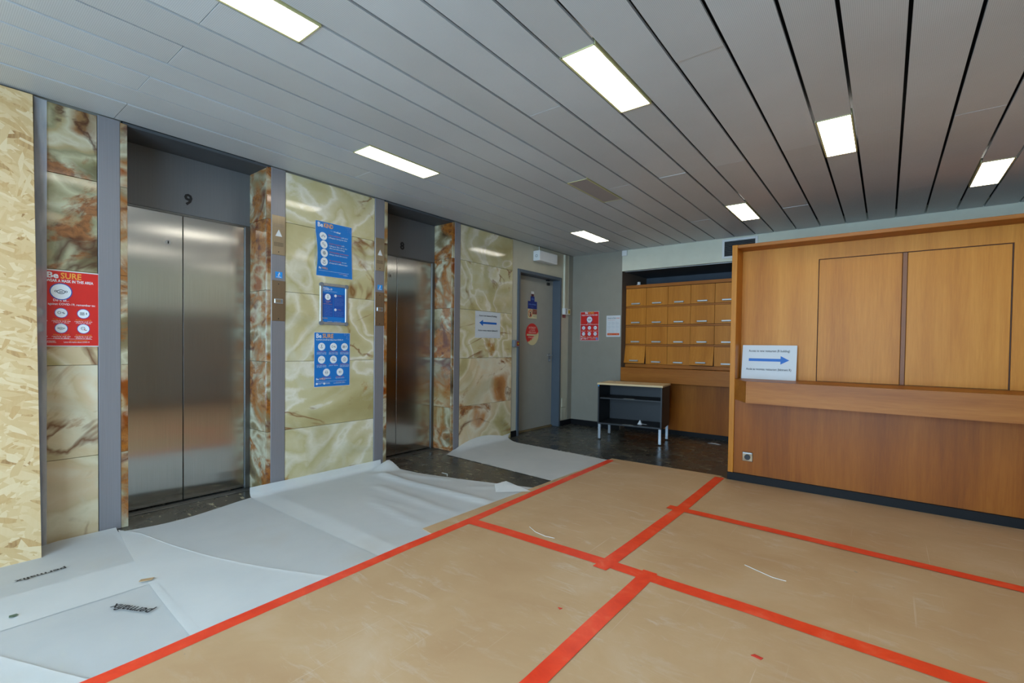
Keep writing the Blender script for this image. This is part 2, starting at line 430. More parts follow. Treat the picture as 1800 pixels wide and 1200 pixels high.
def ystrip(y0, y1):                                # marble slab edges either side of a lift opening
    for k in range(5):
        obj('marble_tile', MB().box(XL - .015, XL + .004, y0, y1, DZ[k] + .001, DZ[k + 1] - .001, .001), ONYX_RUST, wl)
def reveal(y, side, xd):                           # marble lining of the opening
    for k in range(5):
        a, b = (y, y + .02) if side > 0 else (y - .02, y)
        obj('marble_tile', MB().box(xd, XL - .016, a, b, DZ[k] + .0012, DZ[k + 1] - .0012, .001), ONYX_RUST, wl)
XD = -3.965
for (ya, yb) in ((.853, 1.69), (2.79, 3.64)):
    ystrip(ya - .034, ya); ystrip(yb, yb + .03)
    reveal(ya - .02, 1, XD - .02); reveal(yb, 1, XD - .02)
# the wall beyond the last marble: cream plaster and a grey strip in the corner
obj('plaster', MB().box(-3.703, -3.69, 4.688, 4.802, 0, 2.48).box(-3.703, -3.69, 5.824, 6.035, 0, 2.48).box(-3.703, -3.69, 4.80, 5.826, 2.128, 2.48), CREAM, wl)
obj('corner_strip', MB().box(-3.703, -3.685, 6.035, 6.15, 0, 2.48), GREYWALL, wl)

wb = struct(obj('wall_back', MB().box(-3.9, -2.9, YB, 7.2, 0, 2.6), GREYWALL))
obj('bulkhead', MB().box(-2.9, 2.0, YB, YB + .12, 2.2, 2.6), WHITEWALL, wb)
obj('recess_lining', MB().box(-2.91, -2.895, YB + .004, 7.0, 0, 2.2), BROWNWALL, wb)
obj('recess_back', MB().box(-2.9, 2.0, 7.0, 7.1, 0, 2.2), RECESS, wb)
obj('recess_soffit', MB().box(-2.9, 2.0, YB + .03, 7.0, 2.2, 2.25), SOFFIT, wb)
obj('soffit_bead', MB().box(-2.88, 2.0, YB + .05, YB + .065, 2.192, 2.2), ALU, wb)
wr = struct(obj('wall_right', MB().box(XR, 2.0, -2.4, 7.2, 0, 1.68), plain('brown_grey_panelling', rgb(128, 118, 104), .5)))
obj('upper_wall', MB().box(XR, 2.0, -2.4, 7.2, 1.70, 2.6), WHITEWALL, wr)
obj('dado_rail', MB().box(XR - .02, 2.0, -2.4, 7.2, 1.68, 1.70), WHITE, wr)
wf = struct(obj('wall_front', MB().box(-4.2, -2.25, -2.4, YF, 0, 2.6).box(.75, 2.0, -2.4, YF, 0, 2.6).box(-2.25, .75, -2.4, YF, 0, .12).box(-2.25, .75, -2.4, YF, 2.42, 2.6), GREYWALL))
wfm = MB()
for x in (-2.25, -1.27, -.29, .70): wfm.box(x, x + .05, -2.34, -2.26, .12, 2.42)
wfm.box(-2.2, .70, -2.34, -2.26, .12, .17).box(-2.2, .70, -2.34, -2.26, 2.37, 2.42)
w2 = struct(obj('window_2', wfm, ALU))

# ceiling: metal planks side by side, dark void above
ce = struct(obj('ceiling', MB().box(-4.0, 2.0, -3.2, 6.3, H + .085, H + .12), DARK_VOID))
G = [-3.675, -3.392, -3.172]
for base, w in ((-2.953, .20), (-2.084, .19), (-1.222, .19), (-.361, .185), (.494, .183), (1.36, .183)):
    nxt = {-2.953: -2.084, -2.084: -1.222, -1.222: -.361, -.361: .494, .494: 1.36, 1.36: 2.22}[base]
    G += [base, base + w, base + w + (nxt - base - w) / 3, base + w + 2 * (nxt - base - w) / 3]
LIGHTROWS = {-2.953: (1.94, 4.835, -.95), -2.084: (.452, 3.355, -2.45), -1.222: (1.886, 4.762, -.99), -.361: (.43, 3.312, -2.45), .494: (1.82, 4.703, -1.06), 1.36: (.42, 3.30)}
LL = .642
G = [g for g in G if g < 1.79]
def plank(x0, x1, y0, y1):
    x1 = min(x1, 1.79)
    dz = random.uniform(-.0015, .0015)
    tilt = random.uniform(-.0012, .0012)
    z = H + dz
    m = MB().box(x0, x1, y0 + .0015, y1 - .0015, z, z + .012)
    obj('plank', m, CEIL, ce)
fixtures = []
fam = 0
for i, g in enumerate(G):
    x0 = g + .0075 if i else g
    x1 = (G[i + 1] if i + 1 < len(G) else 1.79) - .0075
    if g in LIGHTROWS:
        fam = 0; ys = [-3.0]
        for y in sorted(LIGHTROWS[g]):
            plank(x0, x1, ys[-1], y); fixtures.append((x0, x1, y, y + LL)); ys.append(y + LL)
        plank(x0, x1, ys[-1], YB - .002)
        continue
    if i == 0: start = .80
    else: start = (2.245, .785)[i % 2 == 0] if g < -2.96 else ((.785, 2.245, .785)[fam % 3])
    if g > -2.96: fam += 1
    cuts = [start + 2.895 * k for k in range(-2, 4)]
    cuts = [-3.0] + [c + random.uniform(-.012, .012) for c in cuts if -2.9 < c < YB - .05] + [YB - .002]
    for a, b in zip(cuts, cuts[1:]): plank(x0, x1, a, b)

PLACE = {0: 'behind the lift lobby, out over the left floor sheets'}
def fixture(x0, x1, y0, y1, lit, label):
    t = thing('ceiling_light', label, 'ceiling light', ((x0 + x1) / 2, (y0 + y1) / 2, H), group='recessed ceiling lights')
    obj('diffuser', MB().box(x0 + .006, x1 - .004, y0 + .006, y1 - .006, H - .003, H + .012, .002), LAMP if lit else UNLIT, t)
    obj('frame', MB().box(x0 - .004, x0 + .006, y0, y1, H - .004, H + .03).box(x1 - .004, x1 + .004, y0, y1, H - .004, H + .03)
        .box(x0, x1, y0, y0 + .006, H - .004, H + .03).box(x0, x1, y1 - .006, y1, H - .004, H + .03), BRASSEDGE, t)
NAMES = {(-2.95, 1.94): 'lit ceiling light in the plank row near the marble, between the two lifts',
         (-2.95, 4.835): 'small-looking lit ceiling light in front of the grey hinged door',
         (-2.08, .452): 'lit ceiling light cut by the top edge, above the left floor sheets',
         (-2.08, 3.355): 'unlit grey-brown ceiling light panel among bright ones',
         (-1.22, 1.886): 'large lit ceiling light over the middle of the brown boards',
         (-1.22, 4.762): 'lit ceiling light just left of the wooden counter, near the air grille',
         (-.36, 3.312): 'lit ceiling light above the left half of the wooden counter',
         (.49, 4.703): 'farthest right lit ceiling light, near the bulkhead above the counter'}
for x0, x1, y0, y1 in fixtures:
    key = [k for k in NAMES if abs(k[0] - (x0 - .0075)) < .02 and abs(k[1] - y0) < .02]
    if not key and y1 < .4 : pass
    fixture(x0, x1, y0, y1, not (abs(y0 - 3.355) < .01), NAMES[key[0]] if key else 'lit ceiling light behind or above the camera, out of the picture')

# skirtings
struct(obj('baseboard_left', MB().box(-3.69, -3.675, 4.69, 4.80, 0, .075).box(-3.69, -3.675, 5.826, 6.14, 0, .075), SKIRT))
struct(obj('baseboard_back', MB().box(-3.675, -2.9, YB - .014, YB - .001, 0, .075), SKIRT))
struct(obj('baseboard_right', MB().box(XR - .012, XR, -3.0, 4.4, 0, .08), SKIRT))

# metal cladding posts beside the lifts
for k, (a, b) in enumerate(((.714, .818), (1.721, 1.830), (2.652, 2.755), (3.672, 3.760))):
    struct(obj('trim_%d' % (k + 1), MB().box(-3.70, XL + .004, a, b, 0, 2.478, .002), CLAD))

# ------------------------------------------------------------------ lifts
def lift(n, ya, yb, ym, num, ynum):
    d = struct(root('door_%d' % n, (XD, (ya + yb) / 2, 0)))
    for a, b in ((ya - .015, ym - .002), (ym + .002, yb - .04)):
        obj('leaf', MB().box(XD - .03, XD, a, b, .012, 2.045, .002), STEEL, d)
    obj('door_frame', MB().box(XD - .03, XD + .012, yb - .04, yb, 0, 2.05, .002).box(XD - .03, XD + .006, ya - .02, yb, 2.045, 2.058), STEEL_FRAME, d)
    obj('shaft_gap', MB().box(XD - .05, XD - .03, ya, yb, 0, 2.05), BLACK, d)
    hp = obj('header_panel', MB().box(XD - .03, XD + .004, ya - .02, yb, 2.06, 2.462, .001), HEADER, d)
    M = Matrix.Translation((XD + .0055, ynum, 2.132)) @ Euler(LEFT_FACE).to_matrix().to_4x4()
    obj('number', MB().text(num, 0, 0,   .106, z=0, align='CENTER', bold=.03, M=M, depth=.001), BLACK, hp)
    obj('soffit', MB().box(XD - .03, XL - .004, ya - .02, yb + .02, 2.463, 2.481), SOFFIT, d)
    s = obj('sill', MB().box(XD, XD + .095, ya, yb, -.004, .004, .001), STEEL_FRAME, d)
    obj('sill_groove', MB().box(XD + .02, XD + .03, ya, yb, .004, .0046).box(XD + .055, XD + .062, ya, yb, .004, .0046), BLACK, s)
    k = obj('keyhole', MB().cyl((XD + .003, ym - .09, 1.842), .017, .006, 'X', 20), ALU, d)
    obj('key_slot', MB().box(XD + .006, XD + .0068, ym - .094, ym - .086, 1.832, 1.852), BLACK, k)
lift(1, .853, 1.69, 1.236, '9', 1.268)
lift(2, 2.79, 3.64, 3.130, '8', 3.190)

# call and indicator plates on the cladding posts
def plates(yc, hw, where, n):
    X = XL + .004
    t = thing('indicator_panel', 'metal plate with white up arrow %s' % where, 'panel', (X, yc, 1.97), group='lift indicator plates')
    obj('plate', MB().box(X, X + .004, yc - hw, yc + hw, 1.822, 2.120, .001), BRASS, t)
    tri = [(-.026, -.022), (.026, -.022), (0, .030)]
    L = Matrix.Translation((X + .0045, yc, 1.985)) @ Euler(LEFT_FACE).to_matrix().to_4x4()
    obj('arrow', MB().prism([p for p in tri], 0, .0015, lambda x, y, z: tuple(L @ Vector((x, y, z)))), WHITE, t)
    g = MB()
    for i in range(9):
        for j in range(4): g.box(X + .004, X + .0046, yc - .034 + .008 * i, yc - .030 + .008 * i, 1.888 + .008 * j, 1.892 + .008 * j)
    obj('speaker_grille', g, BLACK, t)
    g = MB()
    for i in range(7):
        for j in range(3): g.box(X + .004, X + .0046, yc - .036 + .011 * i, yc - .032 + .011 * i, 2.034 + .010 * j, 2.037 + .010 * j)
    obj('display_dots', g, GREY_PLASTIC, t)
    obj('screw', MB().cyl((X + .0045, yc, 1.845), .004, .002, 'X', 10), BLACK, t)
    t = thing('call_button_panel', 'bronze plate with call button %s' % where, 'panel', (X, yc, 1.47), group='lift call plates')
    obj('plate', MB().box(X, X + .004, yc - hw, yc + hw, 1.318, 1.626, .001), BRONZE, t)
    b = obj('button_frame', MB().box(X + .004, X + .012, yc - .034, yc + .034, 1.450, 1.488, .004), ALU, t)
    obj('button', MB().box(X + .012, X + .0135, yc - .025, yc + .012, 1.458, 1.480), BRASS, b)
    obj('lens', MB().box(X + .012, X + .0135, yc + .014, yc + .026, 1.458, 1.480), GREY_PLASTIC, b)
    for z in (1.335, 1.60): obj('screw', MB().cyl((X + .0045, yc, z), .004, .002, 'X', 10), BLACK, t)
    s = thing('lift_sticker', 'blue square sticker %s' % where, 'sticker', (X + .0005, yc + .004, 1.67), LEFT_FACE, group='blue stickers by the lifts')
    obj('backing', MB().box(-.027, .027, -.024, .024, 0, .0006), SKYBLUE, s, True)
    obj('figure', MB().disc(.003, .013, .005, .001).line(.0, .007, -.006, -.006, .007, .001).line(-.004, .004, .009, .002, .004, .001).line(-.006, -.006, .004, -.010, .004, .001)
        .line(-.018, -.016, .018, -.016, .004, .001), WHITEPRINT, s, True)
plates(1.776, .0515, 'on the nearer post, left of the blue posters', 0)
plates(2.704, .0495, 'on the farther post, right of the blue posters', 1)

# ------------------------------------------------------------------ grey hinged door
XF = -3.80
d3 = struct(root('door_3', (XF, 5.3, 0)))
obj('door_frame', MB().box(-3.86, -3.672, 4.802, 4.845, 0, 2.128, .003).box(-3.86, -3.672, 5.785, 5.825, 0, 2.128, .003).box(-3.86, -3.672, 4.845, 5.785, 2.088, 2.128, .003), FRAMEBLUE, d3)
lf = obj('leaf', MB().box(XF - .04, XF, 4.847, 5.783, .02, 2.086, .002), DOORGREY, d3)
obj('threshold', MB().box(XF - .03, XF + .02, 4.85, 5.78, 0, .018), plain('worn_wood_strip', rgb(112, 96, 66), .6), d3)
obj('closer_bracket', MB().box(XF, XF + .02, 5.62, 5.68, 2.01, 2.05, .003).box(XF, XF + .03, 5.60, 5.66, 2.07, 2.085, .002), BLACK, d3)
hd = obj('handle', MB().cyl((XF + .02, 5.71, 1.02), .011, .04, 'X', 12).box(XF + .034, XF + .052, 5.60, 5.722, 1.010, 1.030, .006), ALU, d3, smooth=False)
obj('escutcheon', MB().cyl((XF + .003, 5.71, 1.02), .026, .006, 'X', 16).box(XF, XF + .006, 5.69, 5.73, .93, .99, .002), GREY_PLASTIC, d3)
obj('lock_cylinder', MB().cyl((XF + .012, 5.71, .95), .014, .02, 'X', 14), ALU, d3)

def sticker(name, label, cat, yc, zc, w, h, mat, x=XF):
    return thing(name, label, cat, (x + .0006, yc, zc), LEFT_FACE), w, h
t = thing('door_sign', 'blue and white door sign with tabs on top, on the grey door', 'sign', (XF + .0006, 5.285, 1.66), LEFT_FACE)
obj('blue_panel', MB().box(-.105, .105, -.005, .097, 0, .002), NAVY, t, True)
obj('number_tab', MB().box(-.045, .045, .097, .163, 0, .002), NAVY, t, True, label='small blue number tab')
obj('red_tab', MB().box(-.028, .028, .163, .197, 0, .002), plain('maroon_tab', rgb(70, 22, 34), .5), t, True, label='dark maroon tab')
obj('white_tab', MB().box(-.032, .032, .197, .232, 0, .002), PAPER, t, True, label='white paper tab')
obj('lettering', MB().text('LOCAL CONTROLE', -.09, .045, .026, .0026, bold=.02, width=.17), DIMBLUE, t, True)
obj('lettering', MB().text('No entry', -.04, .015, .016, .0026), DIMBLUE, t, True)
obj('tab_number', MB().text('036', 0, .115, .04, .0026, 'CENTER', width=.06), DIMBLUE, t, True)
t = thing('prohibition_sign', 'white sign with red no-entry circle below the blue door sign', 'sign', (XF + .0006, 5.285, 1.585), LEFT_FACE)
obj('backing', MB().box(-.105, .105, -.06, .065, 0, .0015), PALE, t, True)
obj('red_block', MB().rect(.004, .103, 0, .063, .002), DARKRED, t, True)
obj('ring', MB().ring(-.05, .005, .046, .009, .0022, ry=.050).line(-.08, .035, -.02, -.025, .008, .0022), REDPRINT, t, True)
obj('figure', MB().disc(-.045, .02, .010, .0021).rect(-.056, -.032, -.03, .01, .0021), INK, t, True)
for wd, y in (('ACCES', .042), ('INTERDIT', .026), ('SANS AVIS', .010)): obj('lettering', MB().text(wd, .010, y, .015, .0025, width=.08), PALE, t, True)
obj('small_print', MB().text('authorized', .012, -.02, .015, .0027, width=.08).text('persons only', .012, -.038, .015, .0027, width=.08), INKGREY, t, True)
t = thing('oval_sign', 'worn red oval sticker with torn pale lower corner on grey door', 'sign', (XF + .0006, 5.287, 1.31), LEFT_FACE)
obj('oval', MB().prism([(.15 * math.cos(2 * PI * i / 36), .148 * math.sin(2 * PI * i / 36)) for i in range(36)], 0, .0012), REDOVAL, t, True)
obj('band', MB().rect(-.125, .13, -.022, .002, .0018), PALE, t, True)
PINK = plain('pink_letters', rgb(226, 170, 160), .6)
for wd, x, y, sz in (('INTERDIT', 0, .075, .038), ('A TOUTE', 0, .044, .03), ('PERSONNE', 0, .012, .034), ('ETRANGERE', -.02, -.052, .026)):
    obj('lettering', MB().text(wd, x, y, sz, .002, 'CENTER', .02), PINK, t, True)

# things on the wall round the door
t = thing('emergency_light', 'white box-shaped emergency light above the grey door', 'light', (-3.69, 5.33, 2.34))
obj('housing', MB().box(-3.69, -3.585, 5.135, 5.565, 2.272, 2.405, .006), WHITE, t)
obj('test_lens', MB().ring(0, 0, .018, .006, 0).warp(lambda x, y, z: (-3.637 + x, 5.1345, 2.335 + y)), GREY_PLASTIC, t)
obj('cable', MB().cyl((-3.675, 5.25, 2.44), .004, .08, 'Z', 8), WHITE, t)
t = thing('cable_conduit', 'thin white vertical cable conduit running down to the switch box', 'conduit', (-3.69, 5.90, 1.7))
obj('channel', MB().box(-3.69, -3.665, 5.885, 5.915, 1.705, 2.47, .003), WHITEWALL, t)
t = thing('switch_box', 'white wall switch box at the bottom of the cable conduit', 'switch', (-3.69, 5.91, 1.655))
obj('cover', MB().box(-3.69, -3.645, 5.868, 5.952, 1.61, 1.702, .004), WHITE, t)
obj('rocker', MB().box(-3.645, -3.641, 5.90, 5.92, 1.62, 1.692, .001), GREY_PLASTIC, t)
t = thing('yellow_switch', 'cream wall switch with yellow key beside the white switch box', 'switch', (-3.69, 6.0, 1.655))
obj('cover', MB().box(-3.69, -3.65, 5.956, 6.034, 1.612, 1.698, .004), WHITEWALL, t)
obj('key', MB().box(-3.65, -3.645, 5.972, 6.016, 1.628, 1.678, .002), YELLOW, t)
t = thing('red_label', 'small dark red label under the wall switches', 'label', (-3.689, 5.918, 1.587), LEFT_FACE)
obj('plate', MB().box(-.042, .042, -.023, .023, 0, .0015), DARKRED, t, True)
for wd, y in (('ALARME', .004), ('INCENDIE', -.014)): obj('lettering', MB().text(wd, 0, y, .014, .002, 'CENTER'), PINK, t, True)
t = thing('door_button', 'grey door release box with yellow button left of grey door', 'switch', (-3.69, 4.755, 1.18))
obj('housing', MB().box(-3.69, -3.645, 4.705, 4.80, 1.135, 1.222, .004), GREY_PLASTIC, t)
obj('red_surround', MB().box(-3.645, -3.642, 4.745, 4.79, 1.15, 1.205), DARKRED, t)
obj('button', MB().cyl((-3.640, 4.77, 1.178), .012, .006, 'X', 14), YELLOW, t)
t = thing('cable_cover', 'small cream cover plate low on the wall beside grey door', 'cover', (-3.69, 5.93, .3))
obj('plate', MB().box(-3.69, -3.672, 5.87, 5.99, .27, .40, .004), CREAM, t)
obj('lower_plate', MB().box(-3.69, -3.678, 5.86, 5.99, .09, .262, .004), CREAM, t)

# ------------------------------------------------------------------ posters
def icon(p, x, y, r, z, kind, ring_mat=None, ry=None, rx=None):
    ic = obj('icon', MB().disc(x, y, r, z, 24), WHITEPRINT, p, True)
    if ring_mat: obj('icon_ring', MB().ring(x, y, r * 1.09, r * .11, z + .0001, 24), ring_mat, ic, True)
    m = MB(); zz = z + .0002; w = r * .09
    if kind == 'mask':
        m.ring(x, y + .02 * r, r * .42, w, zz, 14, r * .34, PI, 2 * PI).line(x - .42 * r, y + .05 * r, x, y + .25 * r, w, zz).line(x, y + .25 * r, x + .42 * r, y + .05 * r, w, zz)
        m.ring(x - .5 * r, y + .02 * r, r * .14, w * .8, zz, 10).ring(x + .5 * r, y + .02 * r, r * .14, w * .8, zz, 10)
        for q in (-.02, -.14): m.line(x - .2 * r, y + q * r, x + .2 * r, y + q * r + .05 * r, w * .8, zz)
    elif kind == 'hands':
        m.line(x, y + .5 * r, x, y - .1 * r, w * 1.6, zz).line(x - .25 * r, y + .45 * r, x + .25 * r, y + .45 * r, w, zz).ring(x, y - .25 * r, .3 * r, w, zz, 12, .2 * r)
    elif kind == 'cough':
        m.ring(x - .3 * r, y + .05 * r, .3 * r, w, zz, 14)
        for a in (-.15, .05, .22): m.line(x + .1 * r, y + .05 * r, x + .5 * r, y + a * r, w * .8, zz)
        m.rect(x + .35 * r, x + .6 * r, y - .2 * r, y - .02 * r, zz)
    elif kind == 'crowd':
        for q in (-.45, -.2, .05): m.ring(x + q * r, y + .2 * r, .13 * r, w, zz, 10).ring(x + q * r, y - .15 * r, .16 * r, w, zz, 10, .2 * r)
        m.ring(x + .52 * r, y + .05 * r, .10 * r, w, zz, 10, .28 * r)
    elif kind == 'distance':
        m.line(x - .3 * r, y, x + .3 * r, y, w * .8, zz).ring(x - .5 * r, y, .13 * r, w, zz, 10, .25 * r).ring(x + .5 * r, y, .13 * r, w, zz, 10, .25 * r)
    elif kind == 'notouch':
        m.ring(x - .08 * r, y + .08 * r, .38 * r, w, zz, 16).line(x - .3 * r, y + .12 * r, x + .2 * r, y + .12 * r, w, zz).line(x + .25 * r, y - .35 * r, x + .6 * r, y - .3 * r, w * 1.5, zz)
    elif kind == 'house':
        m.line(x - .5 * r, y, x, y + .5 * r, w, zz).line(x, y + .5 * r, x + .5 * r, y, w, zz).line(x - .36 * r, y + .1 * r, x - .36 * r, y - .45 * r, w, zz).line(x + .36 * r, y + .1 * r, x + .36 * r, y - .45 * r, w, zz).line(x - .36 * r, y - .45 * r, x + .36 * r, y - .45 * r, w, zz).ring(x, y - .1 * r, .12 * r, w, zz, 8, .25 * r)
    elif kind == 'phone':
        m.rect(x - .22 * r, x + .22 * r, y - .42 * r, y - .36 * r, zz).rect(x - .22 * r, x + .22 * r, y + .36 * r, y + .42 * r, zz).line(x - .22 * r, y - .4 * r, x - .22 * r, y + .4 * r, w, zz).line(x + .22 * r, y - .4 * r, x + .22 * r, y + .4 * r, w, zz).line(x - .5 * r, y, x + .5 * r, y, w, zz)
    elif kind == 'speaker':
        m.line(x - .4 * r, y, x + .05 * r, y + .28 * r, w, zz).line(x - .4 * r, y, x + .05 * r, y - .28 * r, w, zz).line(x + .05 * r, y - .3 * r, x + .05 * r, y + .3 * r, w * 1.5, zz).ring(x + .2 * r, y, .28 * r, w, zz, 8, None, -1, 1)
    elif kind == 'people':
        m.ring(x, y + .18 * r, .2 * r, w, zz, 12).ring(x, y - .3 * r, .42 * r, w, zz, 12, .38 * r, 0, PI).disc(x - .42 * r, y - .12 * r, .12 * r, zz, 10).disc(x + .42 * r, y - .12 * r, .12 * r, zz, 10)
    elif kind == 'chat':
        m.ring(x - .2 * r, y + .2 * r, .26 * r, w, zz, 12).ring(x + .22 * r, y - .2 * r, .24 * r, w, zz, 12).rect(x + .1 * r, x + .34 * r, y - .42 * r, y - .32 * r, zz)
    elif kind == 'globe':
        m.ring(x, y, .42 * r, w, zz, 16).line(x - .42 * r, y, x + .42 * r, y, w * .8, zz).line(x, y - .42 * r, x, y + .42 * r, w * .8, zz).ring(x, y, .22 * r, w * .8, zz, 12, .42 * r)
    elif kind == 'heart':
        m.ring(x - .12 * r, y + .15 * r, .2 * r, w, zz, 10).ring(x + .14 * r, y + .15 * r, .2 * r, w, zz, 10).ring(x, y - .1 * r, .48 * r, w * 1.4, zz, 12, .4 * r, PI * 1.05, PI * 1.95)
    obj('symbol', m, INKGREY, ic, True)
    if kind == 'notouch': obj('red_mark', MB().disc(x + .2 * r, y - .2 * r, .12 * r, zz + .0001, 8), REDPRINT, ic, True)
def sheet(name, label, loc, rot, w, h, mat, border=.004, bend=None, rotz=0.0, cat='poster'):
    t = thing(name, label, cat, loc, rot)
    def grid(x0, x1, y0, y1, z, n=10):
        m = MB(); vs = []
        for j in range(n + 1):
            for i in range(n + 1): vs.append((x0 + (x1 - x0) * i / n, y0 + (y1 - y0) * j / n, z))
        k = n + 1
        return m.add(vs, [(j * k + i, j * k + i + 1, (j + 1) * k + i + 1, (j + 1) * k + i) for j in range(n) for i in range(n)])
    a, b = obj('paper', grid(-w / 2, w / 2, -h / 2, h / 2, .0012), PAPER, t, True), None
    if border is not None:
        b = obj('print', grid(-w / 2 + border, w / 2 - border, -h / 2 + border, h / 2 - border, .0017), mat, t, True)
    return t
def bend_all(t, f):
    for o in [c for c in bpy.data.objects if c.parent is t or (c.parent and c.parent.parent is t)]:
        for v in o.data.vertices: v.co = f(*v.co)
def footer(t, w, h, be='WELL', wm=WHITEPRINT, om=ORANGE, url='Latest information about COVID-19', z=.0022):
    obj('small_print', MB().rect(-w * .44, w * .40, -h * .402, -h * .399, z).text('EUROPEAN', -w * .40, -h * .437, .011, z).text('UNION', -w * .40, -h * .452, .009, z)
        .text('European', -w * .20, -h * .437, .011, z).text('Commission', -w * .20, -h * .452, .009, z)
        .text(url, w * .03, -h * .450, .011, z, width=w * .33), wm, t, True)
    obj('orange_print', MB().text('more information online', w * .10, -h * .428, .009, z, width=w * .24), om, t, True)
    for q in (-.425, -.225): obj('emblem', MB().disc(w * q, -h * .440, .009, z, 14), wm, t, True)
    if be:
        obj('slogan', MB().text('Be', -w * .445, -h * .37, .022, z, bold=.02), wm, t, True)
        obj('slogan_word', MB().text(be, -w * .36, -h * .37, .022, z, bold=.01), om, t, True)
def spots(t, w, h, mat, z=.002):                     # pale dotted ornament in the top corner
    m = MB()
    for i in range(26):
        a = random.uniform(PI, 1.5 * PI); q = random.uniform(.1, 1) ** .6
        m.disc(w * .485 + math.cos(a) * q * w * .17, h * .485 + math.sin(a) * q * w * .17, .0022 + .0018 * random.random(), z, 6)
    obj('ornament', m, mat, t, True)
PZ = .0022
# Be KIND
w, h = .335, .449
t = sheet('poster', 'blue Be KIND poster, topmost of the three on the marble between lifts', (XL, 2.243, 1.931), LEFT_FACE, w, h, BLUEPRINT, .002)
obj('heading', MB().text('Be', -.150, .178, .050, PZ, bold=.022, width=.046), WHITEPRINT, t, True)
obj('subheading', MB().text('and support one another', -.150, .149, .024, PZ, bold=.015, width=.212), WHITEPRINT, t, True)
obj('heading_word', MB().text('KIND', -.095, .178, .050, PZ, bold=.022, width=.084), ORANGE, t, True)
for k, (kd, a, b, c, d) in enumerate((('people', 'Show solidarity', 'with your', 'colleagues during this time', ''), ('chat', 'Check in regularly', 'with', 'colleagues (like call to the', 'office and teleworking)'),
                                   ('globe', 'Avoid spreading misinformation:', '', 'always check the source', ''), ('heart', 'Be understanding,', 'we are', 'all impacted in different ways', ''))):
    y = .103 - .070 * k
    icon(t, -.103, y, .033, .0022, kd)
    obj('caption_head', MB().text(a, -.055, y + .012, .0165, PZ, width=.115 if b else .19), ORANGERED, t, True)
    m = MB()
    if b: m.text(b, .066, y + .012, .0165, PZ)
    m.text(c, -.055, y - .008, .0165, PZ, width=.175)
    if d: m.text(d, -.055, y - .027, .0165, PZ, width=.15)
    obj('caption', m, WHITEPRINT, t, True)
footer(t, w, h); spots(t, w, h, DIMBLUE)
def kindbend(x, y, z):
    b = max(0.0, 1 - ((y + .03) / .17) ** 2)
    return (x + (.012 * max(0, -y / h * 1.2 + .1) if True else 0), y - (.0), z + .028 * b * max(0, (-x / w + .5)) ** 1.2 + .006 * max(0, x / w - .3) * 2 + .002)
bend_all(t, kindbend)
# COVID-19 in its snap frame
t = thing('framed_notice', 'blue information notice in a silver snap frame between two posters', 'notice', (XL, 2.243, 1.478), LEFT_FACE)
fw_, fh = .258, .345
for (a, b, c, d) in ((-fw_ / 2, -fw_ / 2 + .024, -fh / 2 + .014, fh / 2 - .014), (fw_ / 2 - .024, fw_ / 2, -fh / 2 + .014, fh / 2 - .014), (-fw_ / 2 + .014, fw_ / 2 - .014, fh / 2 - .024, fh / 2), (-fw_ / 2 + .014, fw_ / 2 - .014, -fh / 2, -fh / 2 + .024)):
    obj('frame_bar', MB().box(a, b, c, d, .001, .014, .004), ALU, t, True)
for sx in (-1, 1):
    for sy in (-1, 1):
        obj('frame_corner', MB().cyl((sx * (fw_ / 2 - .014), sy * (fh / 2 - .014), .009), .018, .014, 'Z', 14), GREY_PLASTIC, t, True)
obj('paper', MB().box(-fw_ / 2 + .02, fw_ / 2 - .02, -fh / 2 + .02, fh / 2 - .02, .001, .006), BLUEPRINT, t, True)
z = .0065
obj('text_panel', MB().rect(-.104, -.008, -.105, .088, z).rect(-.002, .098, -.105, .088, z), DEEPBLUE, t, True)
obj('heading', MB().text('Keep calm:', -.102, .136, .010, z, bold=.01).text('COVID-19', -.102, .116, .026, z, bold=.02, width=.085).text('What to do if you have symptoms', -.102, .104, .010, z, width=.13), WHITEPRINT, t, True)
z = .007
icon(t, -.056, .060, .026, z, 'hands'); icon(t, .014, .074, .011, z, 'chat'); icon(t, .014, -.043, .011, z, 'people')
obj('caption_head', MB().text('If you feel', -.076, .022, .010, z, width=.045).text('unwell', -.072, .012, .010, z).text('at the office', .030, .074, .010, z, width=.04).text('at home', .030, -.043, .010, z, width=.036).text('call your doctor and stay home', -.098, -.001, .007, z, width=.08), ORANGE, t, True)
m = MB()
lor = ['inform your head of unit', 'and stay at home until', 'you have been advised', 'by the medical service', 'keep your distance', 'wash your hands often', 'avoid public transport', 'wear a mask', 'contact your doctor', 'by telephone first', 'and follow the advice']
for i in range(11): m.text(lor[i], -.097, -.014 - .0085 * i, .0085, z, width=.08 - .02 * (i % 3 == 2))
for i in range(8): m.text(lor[(i + 4) % 11], .006, .050 - .0085 * i, .0085, z, width=.085 - .02 * (i % 4 == 3))
for i in range(5): m.text(lor[(i + 2) % 11], .006, -.064 - .0085 * i, .0085, z, width=.085 - .02 * (i % 4 == 3))
obj('caption', m, DIMBLUE, t, True)
obj('slogan', MB().text('Be', -.104, -.122, .013, z).text('EU', -.104, -.146, .010, z).text('Commission', -.06, -.146, .009, z).text('Latest information about COVID-19', .0, -.146, .007, z, width=.07), WHITEPRINT, t, True)
obj('slogan_word', MB().text('WELL', -.088, -.122, .013, z), ORANGE, t, True)
